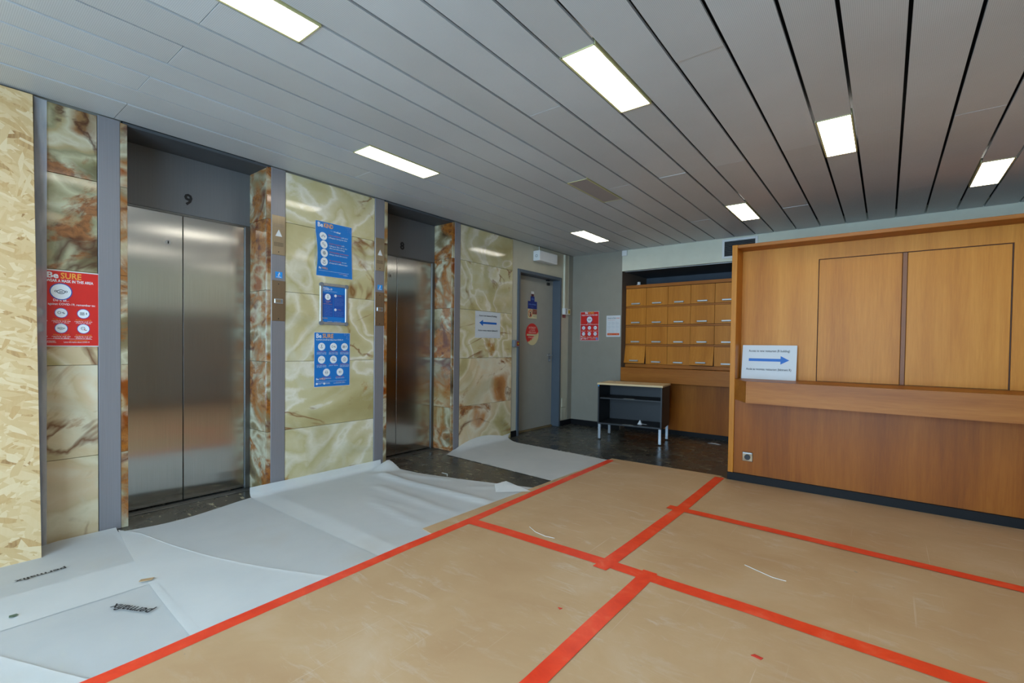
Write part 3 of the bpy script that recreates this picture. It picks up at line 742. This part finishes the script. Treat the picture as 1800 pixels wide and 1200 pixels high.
# blue Be SURE
w, h = .332, .453
t = sheet('poster', 'blue Be SURE poster, lowest on the marble between the lifts', (XL, 2.236, 1.015), LEFT_FACE, w, h, BLUEPRINT, .003)
obj('heading', MB().text('Be', -.150, .180, .050, PZ, bold=.022, width=.046), WHITEPRINT, t, True)
obj('subheading', MB().text('to protect yourself and others from COVID-19', -.148, .160, .018, PZ, bold=.01, width=.245), WHITEPRINT, t, True)
obj('heading_word', MB().text('SURE', -.092, .180, .050, PZ, bold=.02, width=.098), ORANGE, t, True)
caps = [('Wash your hands', 'regularly for at least', '20 seconds with soap'), ('Cover your mouth', 'with a tissue or elbow', 'when you cough'), ('Avoid crowds', 'and busy places', 'where possible'),
        ('Keep your distance', 'from other people', 'at least 1.5 m'), ('Avoid touching', 'your face', ''), ('Stay home', 'if you feel unwell', 'and call a doctor'), ('Keep in touch', 'by telephone', ''), ('Speak up', 'if you have concerns', '')]
pos = [(-.100, .108), (.008, .108), (.112, .108), (-.100, .0), (.008, .0), (.112, .0), (-.055, -.107), (.070, -.107)]
for (x, y), kd, cp in zip(pos, ('hands', 'cough', 'crowd', 'distance', 'notouch', 'house', 'phone', 'speaker'), caps):
    icon(t, x, y, .032, .0022, kd)
    obj('caption_head', MB().text(cp[0], x, y - .044, .0115, PZ, 'CENTER', width=.075), ORANGERED, t, True)
    m = MB().text(cp[1], x, y - .054, .0115, PZ, 'CENTER', width=.085)
    if cp[2]: m.text(cp[2], x, y - .064, .0115, PZ, 'CENTER', width=.085)
    obj('caption', m, WHITEPRINT, t, True)
footer(t, w, h); spots(t, w, h, DIMBLUE)
# red Be SURE posters
def redposter(label, loc, rot, w, h, fine):
    t = sheet('poster', label, loc, rot, w, h, REDPRINT, .005)
    if fine:
        obj('heading', MB().text('Be', -.073, .178, .046, PZ, bold=.03, width=.044), WHITEPRINT, t, True)
        obj('heading_word', MB().text('SURE', -.018, .178, .046, PZ, bold=.02, width=.088), ORANGE, t, True)
        obj('subheading', MB().text('WEAR A MASK IN THIS AREA', 0, .150, .026, PZ, 'CENTER', .02, width=.263), WHITEPRINT, t, True)
    else:
        obj('heading', MB().text('Be', -.060, .170, .046, PZ, bold=.03, width=.048), WHITEPRINT, t, True)
        obj('heading_word', MB().text('SURE', -.002, .170, .046, PZ, bold=.02, width=.088), ORANGE, t, True)
        obj('subheading', MB().text('WEAR A MASK IN THIS AREA', -.060, .148, .022, PZ, 'LEFT', .02, width=.200), WHITEPRINT, t, True)
    obj('caption', MB().text('Do it all...', 0, .040, .018, PZ, 'CENTER', .01, width=.065), WHITEPRINT, t, True)
    obj('caption', MB().text('For protection against COVID-19, remember to:', 0, .019, .017, PZ, 'CENTER', .01, width=.295), WHITEPRINT, t, True)
    icon(t, 0, .095, .044, .0022, 'mask', DEEPBLUE)
    for k, (kd, a) in enumerate((('hands', 'Wash your hands'), ('cough', 'Cover your mouth'), ('crowd', 'Avoid crowds'), ('distance', 'Keep your distance'), ('mask', 'Wear a mask'), ('notouch', 'Avoid touching'))):
        x = (-.095, 0, .095)[k % 3]; y = -.025 if k < 3 else -.112
        icon(t, x, y, .026, .0022, kd, DEEPBLUE)
        obj('caption_head', MB().text(a, x, y - .040, .010, PZ, 'CENTER', width=.070), ORANGE, t, True)
        obj('caption', MB().text('regularly and use', x, y - .049, .010, PZ, 'CENTER', width=.078).text('a tissue or elbow', x, y - .058, .010, PZ, 'CENTER', width=.066), WHITEPRINT, t, True)
    footer(t, w, h, 'WELL' if fine else None)
    if fine: obj('round_mark', MB().disc(w * .40, -h * .435, .018, PZ, 16), DIMBLUE, t, True, label='round pale blue mark')
    return t
redposter('red mask poster half hidden by the board, on the marble left of lift 9', (XL, .552, 1.329), LEFT_FACE, .334, .43, False)
redposter('small-looking red mask poster on the grey wall near the wooden lockers', (-3.396, YB - .0005, 1.449), BACK_FACE, .303, .421, True)
# white notice on the grey wall
w, h = .214, .298
t = sheet('notice', 'white notice with orange bottom band on the grey wall beside the lockers', (-3.018, YB - .0005, 1.443), BACK_FACE, w, h, PAPER, None, cat='notice')
obj('heading', MB().text('House de Rest', -.088, .105, .026, PZ, bold=.015, width=.125), plain('teal_ink', rgb(60, 96, 112), .6), t, True)
obj('heading_word', MB().text('ovate', .042, .105, .026, PZ, bold=.015, width=.05).text('opening hours and access', -.088, .084, .012, PZ, width=.11), ORANGERED, t, True)
m = MB()
for j in range(3):
    for i in range(3):
        x = -.088 + .062 * i; y = .050 - .054 * j
        m.text('floor', x, y, .013, PZ, width=.045).text('access', x, y - .013, .012, PZ, width=.05).text('route', x, y - .026, .012, PZ, width=.04)
obj('caption', m, plain('light_grey_ink', rgb(158, 172, 184), .6), t, True)
bd = obj('band', MB().rect(-.092, .092, -.128, -.098, PZ), ORANGERED, t, True)
obj('band_text', MB().text('thank you', -.08, -.118, .014, PZ + .0003, width=.06).text('info', .05, -.118, .014, PZ + .0003), PALE, bd, True)
# arrow signs
def arrow_sign(label, loc, rot, w, h, d, l1w, l2w):
    t = sheet('direction_sign', label, loc, rot, w, h, PAPER, None, cat='sign')
    a = .155; sh = .012; hd = .036; hl = .065
    pts = [(-a, -sh), (a - hl, -sh), (a - hl, -hd), (a, 0), (a - hl, hd), (a - hl, sh), (-a, sh)]
    oy = .02
    obj('arrow', MB().add([(d * x, y + oy, PZ) for x, y in pts], [tuple(range(7)) if d > 0 else tuple(range(6, -1, -1))]), ARROWBLUE, t, True)
    obj('lettering', MB().text('Access to new restaurant (R building)', 0, h / 2 - .058, .027, PZ, 'CENTER', .012, width=l1w), INK, t, True)
    obj('lettering', MB().text('Acc\u00e8s au nouveau restaurant (b\u00e2timent R)', 0, -h / 2 + .078, .027, PZ, 'CENTER', .012, width=l2w), INK, t, True)
    return t
arrow_sign('white sign with blue arrow pointing at lift 8, on the far marble', (XL, 4.232, 1.391), LEFT_FACE, .448, .306, -1, .315, .345)

# ------------------------------------------------------------------ chipboard sheet and film at the left
tn = math.atan2(.175, 2.44)
MO = Matrix.Translation((-3.655, 0, 2.47)) @ Matrix.Rotation(-tn, 4, 'Y')
ob = obj('chipboard_panel', MB().box(-.012, .006, -.82, .440, -2.476, 0, .001, M=MO), OSB)
tag(ob, 'tall strand board panel leaning against the wall left of the marble', 'board')
ob = obj('chipboard_panel', MB().box(-.012, .006, -2.07, -.825, -2.476, 0, .001, M=MO), OSB)
tag(ob, 'second strand board panel farther back, outside the picture', 'board')
pf = MB(); vs = []
for j in range(31):
    z = 2.47 * j / 30
    for i in range(5):
        y = .446 + (.040 + .012 * z / 2.47) * i / 4
        vs.append((XL + .009 + .003 * math.sin(j * .9 + i) + .006 * (1 - i / 4), y, z))
pf.add(vs, [(j * 5 + i, j * 5 + i + 1, (j + 1) * 5 + i + 1, (j + 1) * 5 + i) for j in range(30) for i in range(4)])
tag(obj('plastic_film', pf, FILM, smooth=True), 'narrow strip of clear plastic film hanging between strand board and marble', 'film')

# ------------------------------------------------------------------ wooden service counter
YC = 4.44; YP = 4.63; CX0 = -1.064; CX1 = 1.78
t = thing('service_counter', 'large honey oak service counter with ledge and shuttered window on the right', 'counter', (.35, 4.6, 0))
obj('side_panel', MB().box(CX0, -1.022, YC - .012, 4.9, .078, 2.04, .002), OAK, t)
obj('top_board', MB().box(-1.022, CX1, YC - .006, 5.0, 2.012, 2.04, .002), OAK_H, t)
obj('back_panel', MB().box(-1.022, -.449, YP, YP + .02, .89, 2.012).box(.668, CX1, YP, YP + .02, .89, 2.012).box(-.449, .668, YP, YP + .02, 1.890, 2.012), OAK, t)
obj('shutter_recess', MB().box(-.449, .668, YP + .02, YP + .04, .89, 1.890), plain('dark_oak_gap', rgb(70, 40, 20), .6), t)
obj('shutter_panel', MB().box(-.443, .083, YP + .003, YP + .02, .892, 1.884, .002), OAK, t)
obj('shutter_panel', MB().box(.115, .660, YP + .006, YP + .02, .892, 1.884, .002), OAK, t)
obj('centre_stile', MB().box(.085, .113, YP - .004, YP + .012, .892, 1.884, .002), plain('dull_oak_stile', rgb(128, 76, 34), .5), t, label='darker narrow centre stile')
LY = 4.17
lp = [(-1.022, YC - .01), (-.878, LY), (CX1, LY), (CX1, YP), (-1.022, YP)]
obj('ledge', MB().prism(lp, .715, .888), OAK_H, t)
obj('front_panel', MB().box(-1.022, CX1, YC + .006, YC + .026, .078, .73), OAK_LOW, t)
obj('plinth', MB().box(CX0 - .004, CX1, YC - .012, YC + .03, 0, .078, .002), SKIRT, t)
obj('rear_body', MB().box(CX0 + .01, CX1, 4.66, 4.68, .078, 2.01), OAK_DARK, t)
t = thing('wall_socket', 'bronze square power socket low on the counter front', 'socket', (-.911, YC + .006, .229), BACK_FACE)
obj('cover_plate', MB().box(-.041, .041, -.040, .040, 0, .009, .003), BRONZE, t, True)
obj('socket_well', MB().cyl((-.0, -.004, .0095), .024, .002, 'Z', 20), BLACK, t, True)
obj('flap_edge', MB().box(-.036, .036, .025, .036, .009, .013, .001), ALU, t, True)
# sign leaning on the ledge
t = arrow_sign('white sign with blue arrow pointing right, standing on the counter ledge', (-.790, YP - .055, 1.035), (PI / 2 - math.radians(8), 0, 0), .418, .295, 1, .315, .345)

# ------------------------------------------------------------------ lockers and wooden wall counter in the recess
YM = 6.28
t = thing('locker_unit', 'wide oak unit of small flap lockers with metal handles in the recess', 'lockers', (-1.4, 6.6, .87))
NCOL = 9; X0 = -2.894; PW = .2985
rows = [(1.722, 1.964), (1.461, 1.696), (1.196, 1.431), (.924, 1.166)]
obj('carcass', MB().box(X0 - .012, X0 + NCOL * PW + .012, YM + .02, YM + .04, .875, 2.01).box(X0 - .014, X0 - .001, YM - .004, 6.75, .875, 2.012), OAK_DARK, t)
obj('top_board', MB().box(X0 - .001, X0 + NCOL * PW + .014, YM - .004, 6.75, 1.970, 2.012, .002), OAK_DARK_H, t)
obj('bottom_board', MB().box(X0 - .001, X0 + NCOL * PW + .014, YM + .0, 6.75, .875, .921, .002), OAK_DARK_H, t)
for (za, zb) in ((1.699, 1.719), (1.435, 1.457), (1.170, 1.192)):
    obj('rail', MB().box(X0, X0 + NCOL * PW, YM + .004, YM + .03, za, zb), OAK_DARK_H, t)
obj('backing', MB().box(X0, X0 + NCOL * PW, YM + .018, YM + .021, .92, 1.97), DARK_VOID, t)
for r, (za, zb) in enumerate(rows):
    for c in range(NCOL):
        xa, xb = X0 + PW * c + .002, X0 + PW * (c + 1) - .002
        ang = {(3, 0): .20, (3, 3): .17, (1, 3): .03, (2, 3): .02, (1, 4): .01}.get((r, c), random.uniform(0, .006))
        M = Matrix.Translation((xa, YM + .016, zb)) @ Matrix.Rotation(-ang, 4, 'X')
        dmb = MB().box(0, xb - xa, -.016, 0, -(zb - za), 0, .001, M=M)
        d = obj('flap_door', dmb, OAK_DARK, t)
        obj('handle', MB().box(.085, .210, -.036, -.016, -(zb - za) + .022, -(zb - za) + .042, .003, M=M), ALU, d)
t = thing('wall_shelf_counter', 'dark oak shelf with deep apron and panel below the lockers', 'counter', (-1.4, 6.3, 0))
obj('apron', MB().box(-2.897, XR - .03, YB, YB + .025, .682, .872, .002), OAK_DARK_H, t)
obj('shelf_top', MB().box(-2.897, XR - .03, YB + .025, 6.75, .85, .871), OAK_DARK_H, t)
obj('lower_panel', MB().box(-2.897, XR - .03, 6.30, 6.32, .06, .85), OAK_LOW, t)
obj('plinth', MB().box(-2.897, XR - .03, 6.305, 6.33, 0, .06), SKIRT, t)
placed('small_bracket', MB().box(-.03, .03, -.02, .02, 0, .03, .006).cyl((0, 0, .045), .022, .035, 'Z', 12), WHITE, 'small whitish fitting standing on top of the locker unit', 'fitting', (-2.78, 6.45, 2.012))

# air grille and little box on the bulkhead
t = thing('air_grille', 'white framed dark air grille on the bulkhead above the counter', 'vent', (-1.397, YB, 2.35))
gx0, gx1, gz0, gz1 = -1.592, -1.20, 2.236, 2.466
obj('frame', MB().box(gx0, gx0 + .027, YB - .012, YB, gz0, gz1, .002).box(gx1 - .027, gx1, YB - .012, YB, gz0, gz1, .002).box(gx0 + .027, gx1 - .027, YB - .012, YB, gz0, gz0 + .025, .002).box(gx0 + .027, gx1 - .027, YB - .012, YB, gz1 - .028, gz1, .002), WHITE, t)
obj('opening', MB().box(gx0 + .027, gx1 - .027, YB - .004, YB - .001, gz0 + .025, gz1 - .028), DARK_VOID, t)
SLAT = plain('grille_slat', rgb(110, 114, 116), .5)
for i in range(11):
    z = gz0 + .034 + .0158 * i
    M = Matrix.Translation((0, YB - .008, z)) @ Matrix.Rotation(.5, 4, 'X')
    obj('slat', MB().box(gx0 + .027, gx1 - .027, -.004, .004, -.0014, .0014, M=M), SLAT, t)
placed('junction_box', MB().box(-.036, .036, -.02, 0, -.036, .036, .003), WHITE, 'small white square box in the top corner of the bulkhead', 'box', (-2.862, YB, 2.443))

# ------------------------------------------------------------------ small open cabinet
cw, cd, cz0, cz1 = .78, .45, .192, .682
t = thing('open_cabinet', 'black open two-shelf cabinet with pale beech top on silver legs', 'cabinet', (-2.462, 5.615, 0), (0, 0, math.radians(9)))
for sx in (-1, 1):
    a, b = sorted((sx * cw / 2, sx * (cw / 2 - .018)))
    obj('side_panel', MB().box(a, b, -cd / 2, cd / 2, cz0, cz1, .001), FELTBLACK, t, True)
obj('back_panel', MB().box(-cw / 2 + .018, cw / 2 - .018, cd / 2 - .012, cd / 2, cz0, cz1), FELTBLACK, t, True)
bs = obj('bottom_shelf', MB().box(-cw / 2 + .018, cw / 2 - .018, -cd / 2, cd / 2 - .012, cz0, cz0 + .02, .001), FELTBLACK, t, True)
sh = obj('shelf', MB().box(-cw / 2 + .018, cw / 2 - .018, -cd / 2 + .03, cd / 2 - .012, .505, .523, .001), FELTBLACK, t, True)
PULL = plain('grey_pull', rgb(120, 118, 110), .4)
obj('pull_strip', MB().box(-.075, .06, -cd / 2 + .027, -cd / 2 + .03, .522, .526), PULL, sh, True)
obj('pull_strip', MB().box(-.075, .06, -cd / 2 - .002, -cd / 2, cz0 + .018, cz0 + .022), PULL, bs, True)
tp = obj('top_board', MB().box(-cw / 2 - .008, cw / 2 + .008, -cd / 2 - .008, cd / 2 + .008, cz1, cz1 + .022, .002), BEECH, t, True)
obj('cable_cap', MB().cyl((-cw / 2 + .1, cd / 2 - .09, cz1 + .0225), .02, .002, 'Z', 14), GREY_PLASTIC, tp, True)
obj('blue_dot', MB().box(-cw / 2 + .001, -cw / 2 + .017, -cd / 2 - .001, -cd / 2, cz1 - .022, cz1 - .004), SKYBLUE, t, True, label='small light blue sticker')
for sx in (-1, 1):
    for sy in (-1, 1):
        x = sx * (cw / 2 - .022); y = sy * (cd / 2 - .022)
        l = obj('leg', MB().box(x - .016, x + .016, y - .016, y + .016, .012, cz0, .002), LEGGREY, t, True)
        obj('foot', MB().cyl((x, y, .006), .015, .012, 'Z', 12), BLACK, l, True)
cm = Matrix.Translation((-2.462, 5.615, 0)) @ Matrix.Rotation(math.radians(9), 4, 'Z')
p = cm @ Vector((.115, -.12, cz0 + .0215))
placed('crumpled_paper', MB().add([(-.035, 0, 0), (.02, -.015, .0), (.025, .035, 0), (-.005, .01, .055), (.015, -.005, .004), (.075, -.01, .004), (.078, .016, .006), (.02, .018, .010)],
       [(0, 1, 3), (1, 2, 3), (2, 0, 3), (0, 2, 1), (4, 5, 6, 7)]), PAPER, 'crumpled scrap of white paper on the bottom shelf of the cabinet', 'paper', p, (0, 0, .2))

# ------------------------------------------------------------------ floor coverings
def nz(x, y, s, a): return a * mnoise.noise(Vector((x * s, y * s, 3.7)))
def patch(name, label, c, z0, nu=28, nv=22, wr=.003, extra=None, wall=False, cat='floor sheet', edge=None):
    """quad patch between corners c[0]..c[3] (wall side first, then board side), with creases and an optional turn-up against the wall"""
    a, b, d, e = [Vector(p) for p in c]; m = MB(); vs = []
    for j in range(nv + 1):
        v = j / nv
        for i in range(nu + 1):
            u = i / nu
            p = (a * (1 - u) + b * u) * (1 - v) + (e * (1 - u) + d * u) * v
            x, y = p.x, p.y
            if edge: x, y = edge(u, v, x, y)
            ed = min(u, 1 - u, v, 1 - v)
            z = z0 + abs(nz(x, y, 2.2, .003)) + abs(nz(x, y, 7, .001)) + (.0015 if ed < 1e-6 else 0)
            if extra: z += extra(x, y)
            if wall:
                lim = XL + .017
                if x < lim: z += (lim - x); x = lim
                elif x < lim + .05: z += (lim + .05 - x) ** 2 * 4
            vs.append((x, y, z))
    k = nu + 1
    m.add(vs, [(j * k + i, j * k + i + 1, (j + 1) * k + i + 1, (j + 1) * k + i) for j in range(nv) for i in range(nu)])
    o = tag(obj(name, m, FLEECE, smooth=True), label, cat, 'white protective floor sheets')
    return o
XT = -2.03
s1 = patch('floor_sheet', 'white printed floor sheet at bottom left, nearest the camera', [(-3.06, -1.6), (-3.06, .74), (XT, .72), (XT, -1.6)], .001)
s2 = patch('floor_sheet', 'white printed floor sheet along the foot of the strand board', [(-3.60, -1.6), (-3.668, .79), (-2.71, .735), (-2.71, -1.6)], .004, extra=lambda x, y: .012 * max(0, 1 - abs(x + 3.655) / .03) if y > .45 else 0)
s3 = patch('floor_sheet', 'small white sheet corner in the very bottom left corner', [(-2.5, -1.6), (-2.5, .20), (XT, .40), (XT, -1.6)], .007)
def ebe(u, v, x, y):
    return x, y
s4 = patch('floor_sheet', 'narrow white sheet flaring from the foot of lift 9 to the tape', [(-3.62, .79), (-3.46, .86), (XT, 1.32), (XT, .675)], .0085,
           edge=lambda u, v, x, y: (x, y + (-.07 * math.sin(PI * v) if u > .5 else 0) * (u - .5) * 2 - .02 * math.sin(PI * v) * (1 - u)))
s5 = patch('floor_sheet', 'wide white sheet in front of lift 9', [(-3.58, .76), (-3.69, 1.72), (XT, 1.712), (XT, .72)], .0045, wr=.003,
           edge=lambda u, v, x, y: (x + (.02 * math.sin(u * 7) + .09 * math.sin(PI * u) - .02) * (1 - v) ** 4 * (1 if u < .97 else 0), y))
def ridge(x, y, p, q, w, hgt):
    p, q = Vector(p), Vector(q); d = q - p; L = d.length; d.normalize(); r = Vector((x, y)) - p; s_ = r.dot(d)
    n = abs(r.x * d.y - r.y * d.x)
    if s_ < -w or s_ > L + w: return 0
    return hgt * math.exp(-(n / w) ** 2) * min(1, max(0, (s_ + w) / (2 * w)), max(0, (L + w - s_) / (2 * w)))
def creases(x, y):
    z = ridge(x, y, (-3.45, 2.55), (-2.25, 2.62), .035, .022) + ridge(x, y, (-3.2, 2.35), (-2.3, 2.30), .03, .010) + ridge(x, y, (-2.9, 2.1), (-2.3, 2.02), .03, .009)
    z += ridge(x, y, (-3.0, 2.15), (-2.5, 2.17), .02, .006) + ridge(x, y, (-3.3, 2.7), (-2.9, 2.85), .03, .010) + ridge(x, y, (-2.6, 2.8), (-2.4, 3.0), .025, .008)
    z += .085 * max(0, 1 - math.hypot((x + 3.56) / .13, (y - 2.73) / .16)) + .02 * max(0, 1 - math.hypot((x + 3.4) / .3, (y - 2.6) / .3))
    return z
def cedge(u, v, x, y):
    # far edge: from the foot of the post beside lift 8 out to the tape
    if u > .0:
        top = 2.72 + .47 * v ** 1.5 + .10 * math.sin(PI * min(1, v * 1.1)) * (.25 if v < .5 else .2)
        y = 1.565 + (top - 1.565) * u
    if v < .04 and y < 1.83: pass
    return x, y
s6 = patch('floor_sheet', 'creased white sheet turned up against the marble between the lifts', [(-3.735, 1.565), (-3.735, 2.74), (XT - .02, 3.2), (XT - .02, 1.57)], .0067, 44, 40, .004, creases, True, edge=cedge)
obj('folded_flap', MB().add([(-2.36, 2.83, .012), (-2.16, 3.02, .014), (-2.42, 3.03, .045), (-2.50, 2.98, .016)], [(0, 1, 2), (0, 2, 3)]), FLEECE, s6)
s7 = patch('floor_sheet', 'flat white sheet at the foot of the far marble panel', [(-3.60, 3.50), (-3.725, 4.66), (XT - .05, 4.395), (XT - .05, 3.39)], .002, 30, 26, .002, wall=True,
           edge=lambda u, v, x, y: (x - .10 * math.sin(PI * min(1, u * 1.15)) * (1 - v) ** 6, y + (.0 if u < .5 else -.16 * (min(1, v * 6)) * (1 - v) * (u - .5) * 2)))
# printed words on the sheets
def floor_word(parent, px, py, qx, qy, size, label):
    d = Vector((qx - px, qy - py)); L = d.length; ang = math.atan2(d.y, d.x)
    M = Matrix.Translation((px, py, .0095)) @ Matrix.Rotation(ang, 4, 'Z')
    obj('printed_word', MB().text('permafix', 0, 0, size, 0, bold=.02, width=L, M=M), INK, parent)
floor_word(s2, -3.232, .497, -3.222, .315, .046, '')
floor_word(s1, -2.430, .652, -2.606, .562, .062, '')

def hb(label, pts, z=.0085, th=.004):
    m = MB().prism(pts, z, z + th)
    return tag(obj('hardboard_sheet', m, BOARD), label, 'floor board', 'brown hardboard floor sheets')
hb('brown hardboard sheet beyond the cross tape, ending at the dark floor', [(-2.235, 1.975), (-2.085, 1.95), (-2.085, 2.268), (-1.128, 2.268), (-1.128, 4.50), (-2.180, 4.46)])
hb('brown hardboard sheet between the two long cross tapes on the right', [(-1.122, 2.266), (XR - .02, 2.25), (XR - .02, 3.24), (-1.122, 3.36)])
hb('brown hardboard sheet along the foot of the wooden counter', [(-1.122, 3.366), (XR - .02, 3.246), (XR - .02, 4.426), (-1.07, 4.426), (-1.122, 4.47)])
hb('large brown hardboard sheet in the foreground beside the white floor sheets', [(-2.055, -1.6), (-.918, -1.6), (-.918, 2.26), (-2.078, 2.26)])
hb('brown hardboard sheet in the bottom right foreground', [(-.912, -1.6), (XR - .02, -1.6), (XR - .02, 2.245), (-.912, 2.26)])

def tape(label, pts, w, z=.0132, n=None):
    """strip along a polyline, width w, with slightly uneven edges"""
    P = []
    for (x0, y0), (x1, y1) in zip(pts, pts[1:]):
        L = math.hypot(x1 - x0, y1 - y0); k = max(2, int(L / .08))
        for i in range(k): P.append(Vector((x0 + (x1 - x0) * i / k, y0 + (y1 - y0) * i / k)))
    P.append(Vector(pts[-1])); vs = []
    for i, p in enumerate(P):
        d = (P[min(i + 1, len(P) - 1)] - P[max(i - 1, 0)]).normalized(); nn = Vector((-d.y, d.x))
        for s_ in (-1, -.33, .33, 1):
            q = p + nn * s_ * w / 2 + nn * nz(p.x, p.y, 3, .004)
            vs.append((q.x, q.y, z + abs(nz(q.x, q.y, 9, .0012))))
    m = MB().add(vs, [(i * 4 + j, (i + 1) * 4 + j, (i + 1) * 4 + j + 1, i * 4 + j + 1) for i in range(len(P) - 1) for j in range(3)])
    return tag(obj('tape_strip', m, TAPE, smooth=True), label, 'tape', 'red tape on the floor boards')
tape('long red tape along the left edge of the brown boards', [(-2.035, -1.6), (-2.05, .4), (-2.066, .8), (-2.096, 1.76), (-2.10, 2.3), (-2.153, 4.385)], .068)
tape('long red cross tape from the left tape to the right foreground', [(-2.095, 2.255), (-1.70, 2.268), (-1.16, 2.275), (-.95, 2.268), (-.43, 2.267), (.1, 2.255), (1.75, 2.20)], .084, .0142)
tape('red tape running from the cross tape towards the counter corner', [(-1.133, 2.195), (-1.127, 2.31), (-1.112, 3.36), (-1.127, 4.425)], .078, .0150)
tape('thin-looking red tape crossing the right-hand boards before the counter', [(-1.20, 3.366), (-.66, 3.352), (.545, 3.295), (1.75, 3.21)], .080, .0158)
tape('wrinkled red tape in the foreground running to the bottom edge', [(-.915, 2.325), (-.914, 1.9), (-.913, 1.4), (-.90, -1.6)], .074, .0156)
tape('short red tape patch at the right end of the counter plinth', [(.74, 4.40), (.84, 4.36)], .06, .0136)
# scraps
def scrap(name, label, pts, mat, z, th=.002, cat='scrap'):
    return tag(obj(name, MB().prism(pts, z, z + th), mat), label, cat)
scrap('tan_chip', 'small tan cardboard chip on the white sheets', [(-2.765, .688), (-2.745, .675), (-2.722, .72), (-2.742, .735)], plain('tan_card', rgb(176, 146, 108), .7), .016)
placed('green_leaf_scrap', MB().prism([(-.012, -.012), (.006, -.014), (.014, 0), (.004, .014), (-.010, .010)], 0, .0012), plain('dull_green_scrap', rgb(84, 104, 84), .7), 'small dull green scrap on the printed white sheet', 'scrap', (-2.815, .272, .0085))
WHITEFIBRE = plain('white_fibre', rgb(220, 220, 214), .6)
def fibre(label, pts, w=.003, z=.0135):
    m = MB(); vs = []
    for i, p in enumerate(pts):
        a = Vector(pts[min(i + 1, len(pts) - 1)]) - Vector(pts[max(0, i - 1)]); a.normalize()
        for s_ in (-1, 1): vs += [(p[0] - a.y * s_ * w / 2, p[1] + a.x * s_ * w / 2, z), (p[0] - a.y * s_ * w / 2, p[1] + a.x * s_ * w / 2, z + .002)]
    n = len(pts)
    f = []
    for i in range(n - 1):
        k = i * 4; f += [(k, k + 4, k + 6, k + 2), (k + 1, k + 3, k + 7, k + 5), (k, k + 1, k + 5, k + 4), (k + 2, k + 6, k + 7, k + 3)]
    return tag(obj('fibre_strip', m.add(vs, f), WHITEFIBRE), label, 'scrap')
fibre('thin curved white strip lying on the brown board near the cross tape', [(-1.74, 2.42), (-1.66, 2.375), (-1.58, 2.36), (-1.52, 2.37)])
fibre('thin straight white strip on the brown board right of the tape crossing', [(-.56, 2.72), (-.42, 2.66), (-.36, 2.66)], .0028)
fibre('short bent white fibre on the dark floor before lift 8', [(-3.12, 2.98), (-3.05, 2.98), (-3.0, 2.93)], .008, .0005)
scrap('paper_scrap', 'small white paper scrap on dark floor beside the counter end', [(-1.68, 6.02), (-1.55, 5.99), (-1.53, 6.02), (-1.60, 6.06)], PAPER, .001)
REDBIT = plain('red_bit', rgb(214, 60, 44), .5)
scrap('red_tape_bit', 'tiny red tape bit on the board in the right foreground', [(-.37, 1.93), (-.335, 1.925), (-.33, 1.94), (-.36, 1.945)], REDBIT, .0135)
scrap('red_tape_bit', 'tiny red tape bit on the board left of the wrinkled tape', [(-1.10, 1.75), (-1.085, 1.74), (-1.08, 1.755)], REDBIT, .0135)
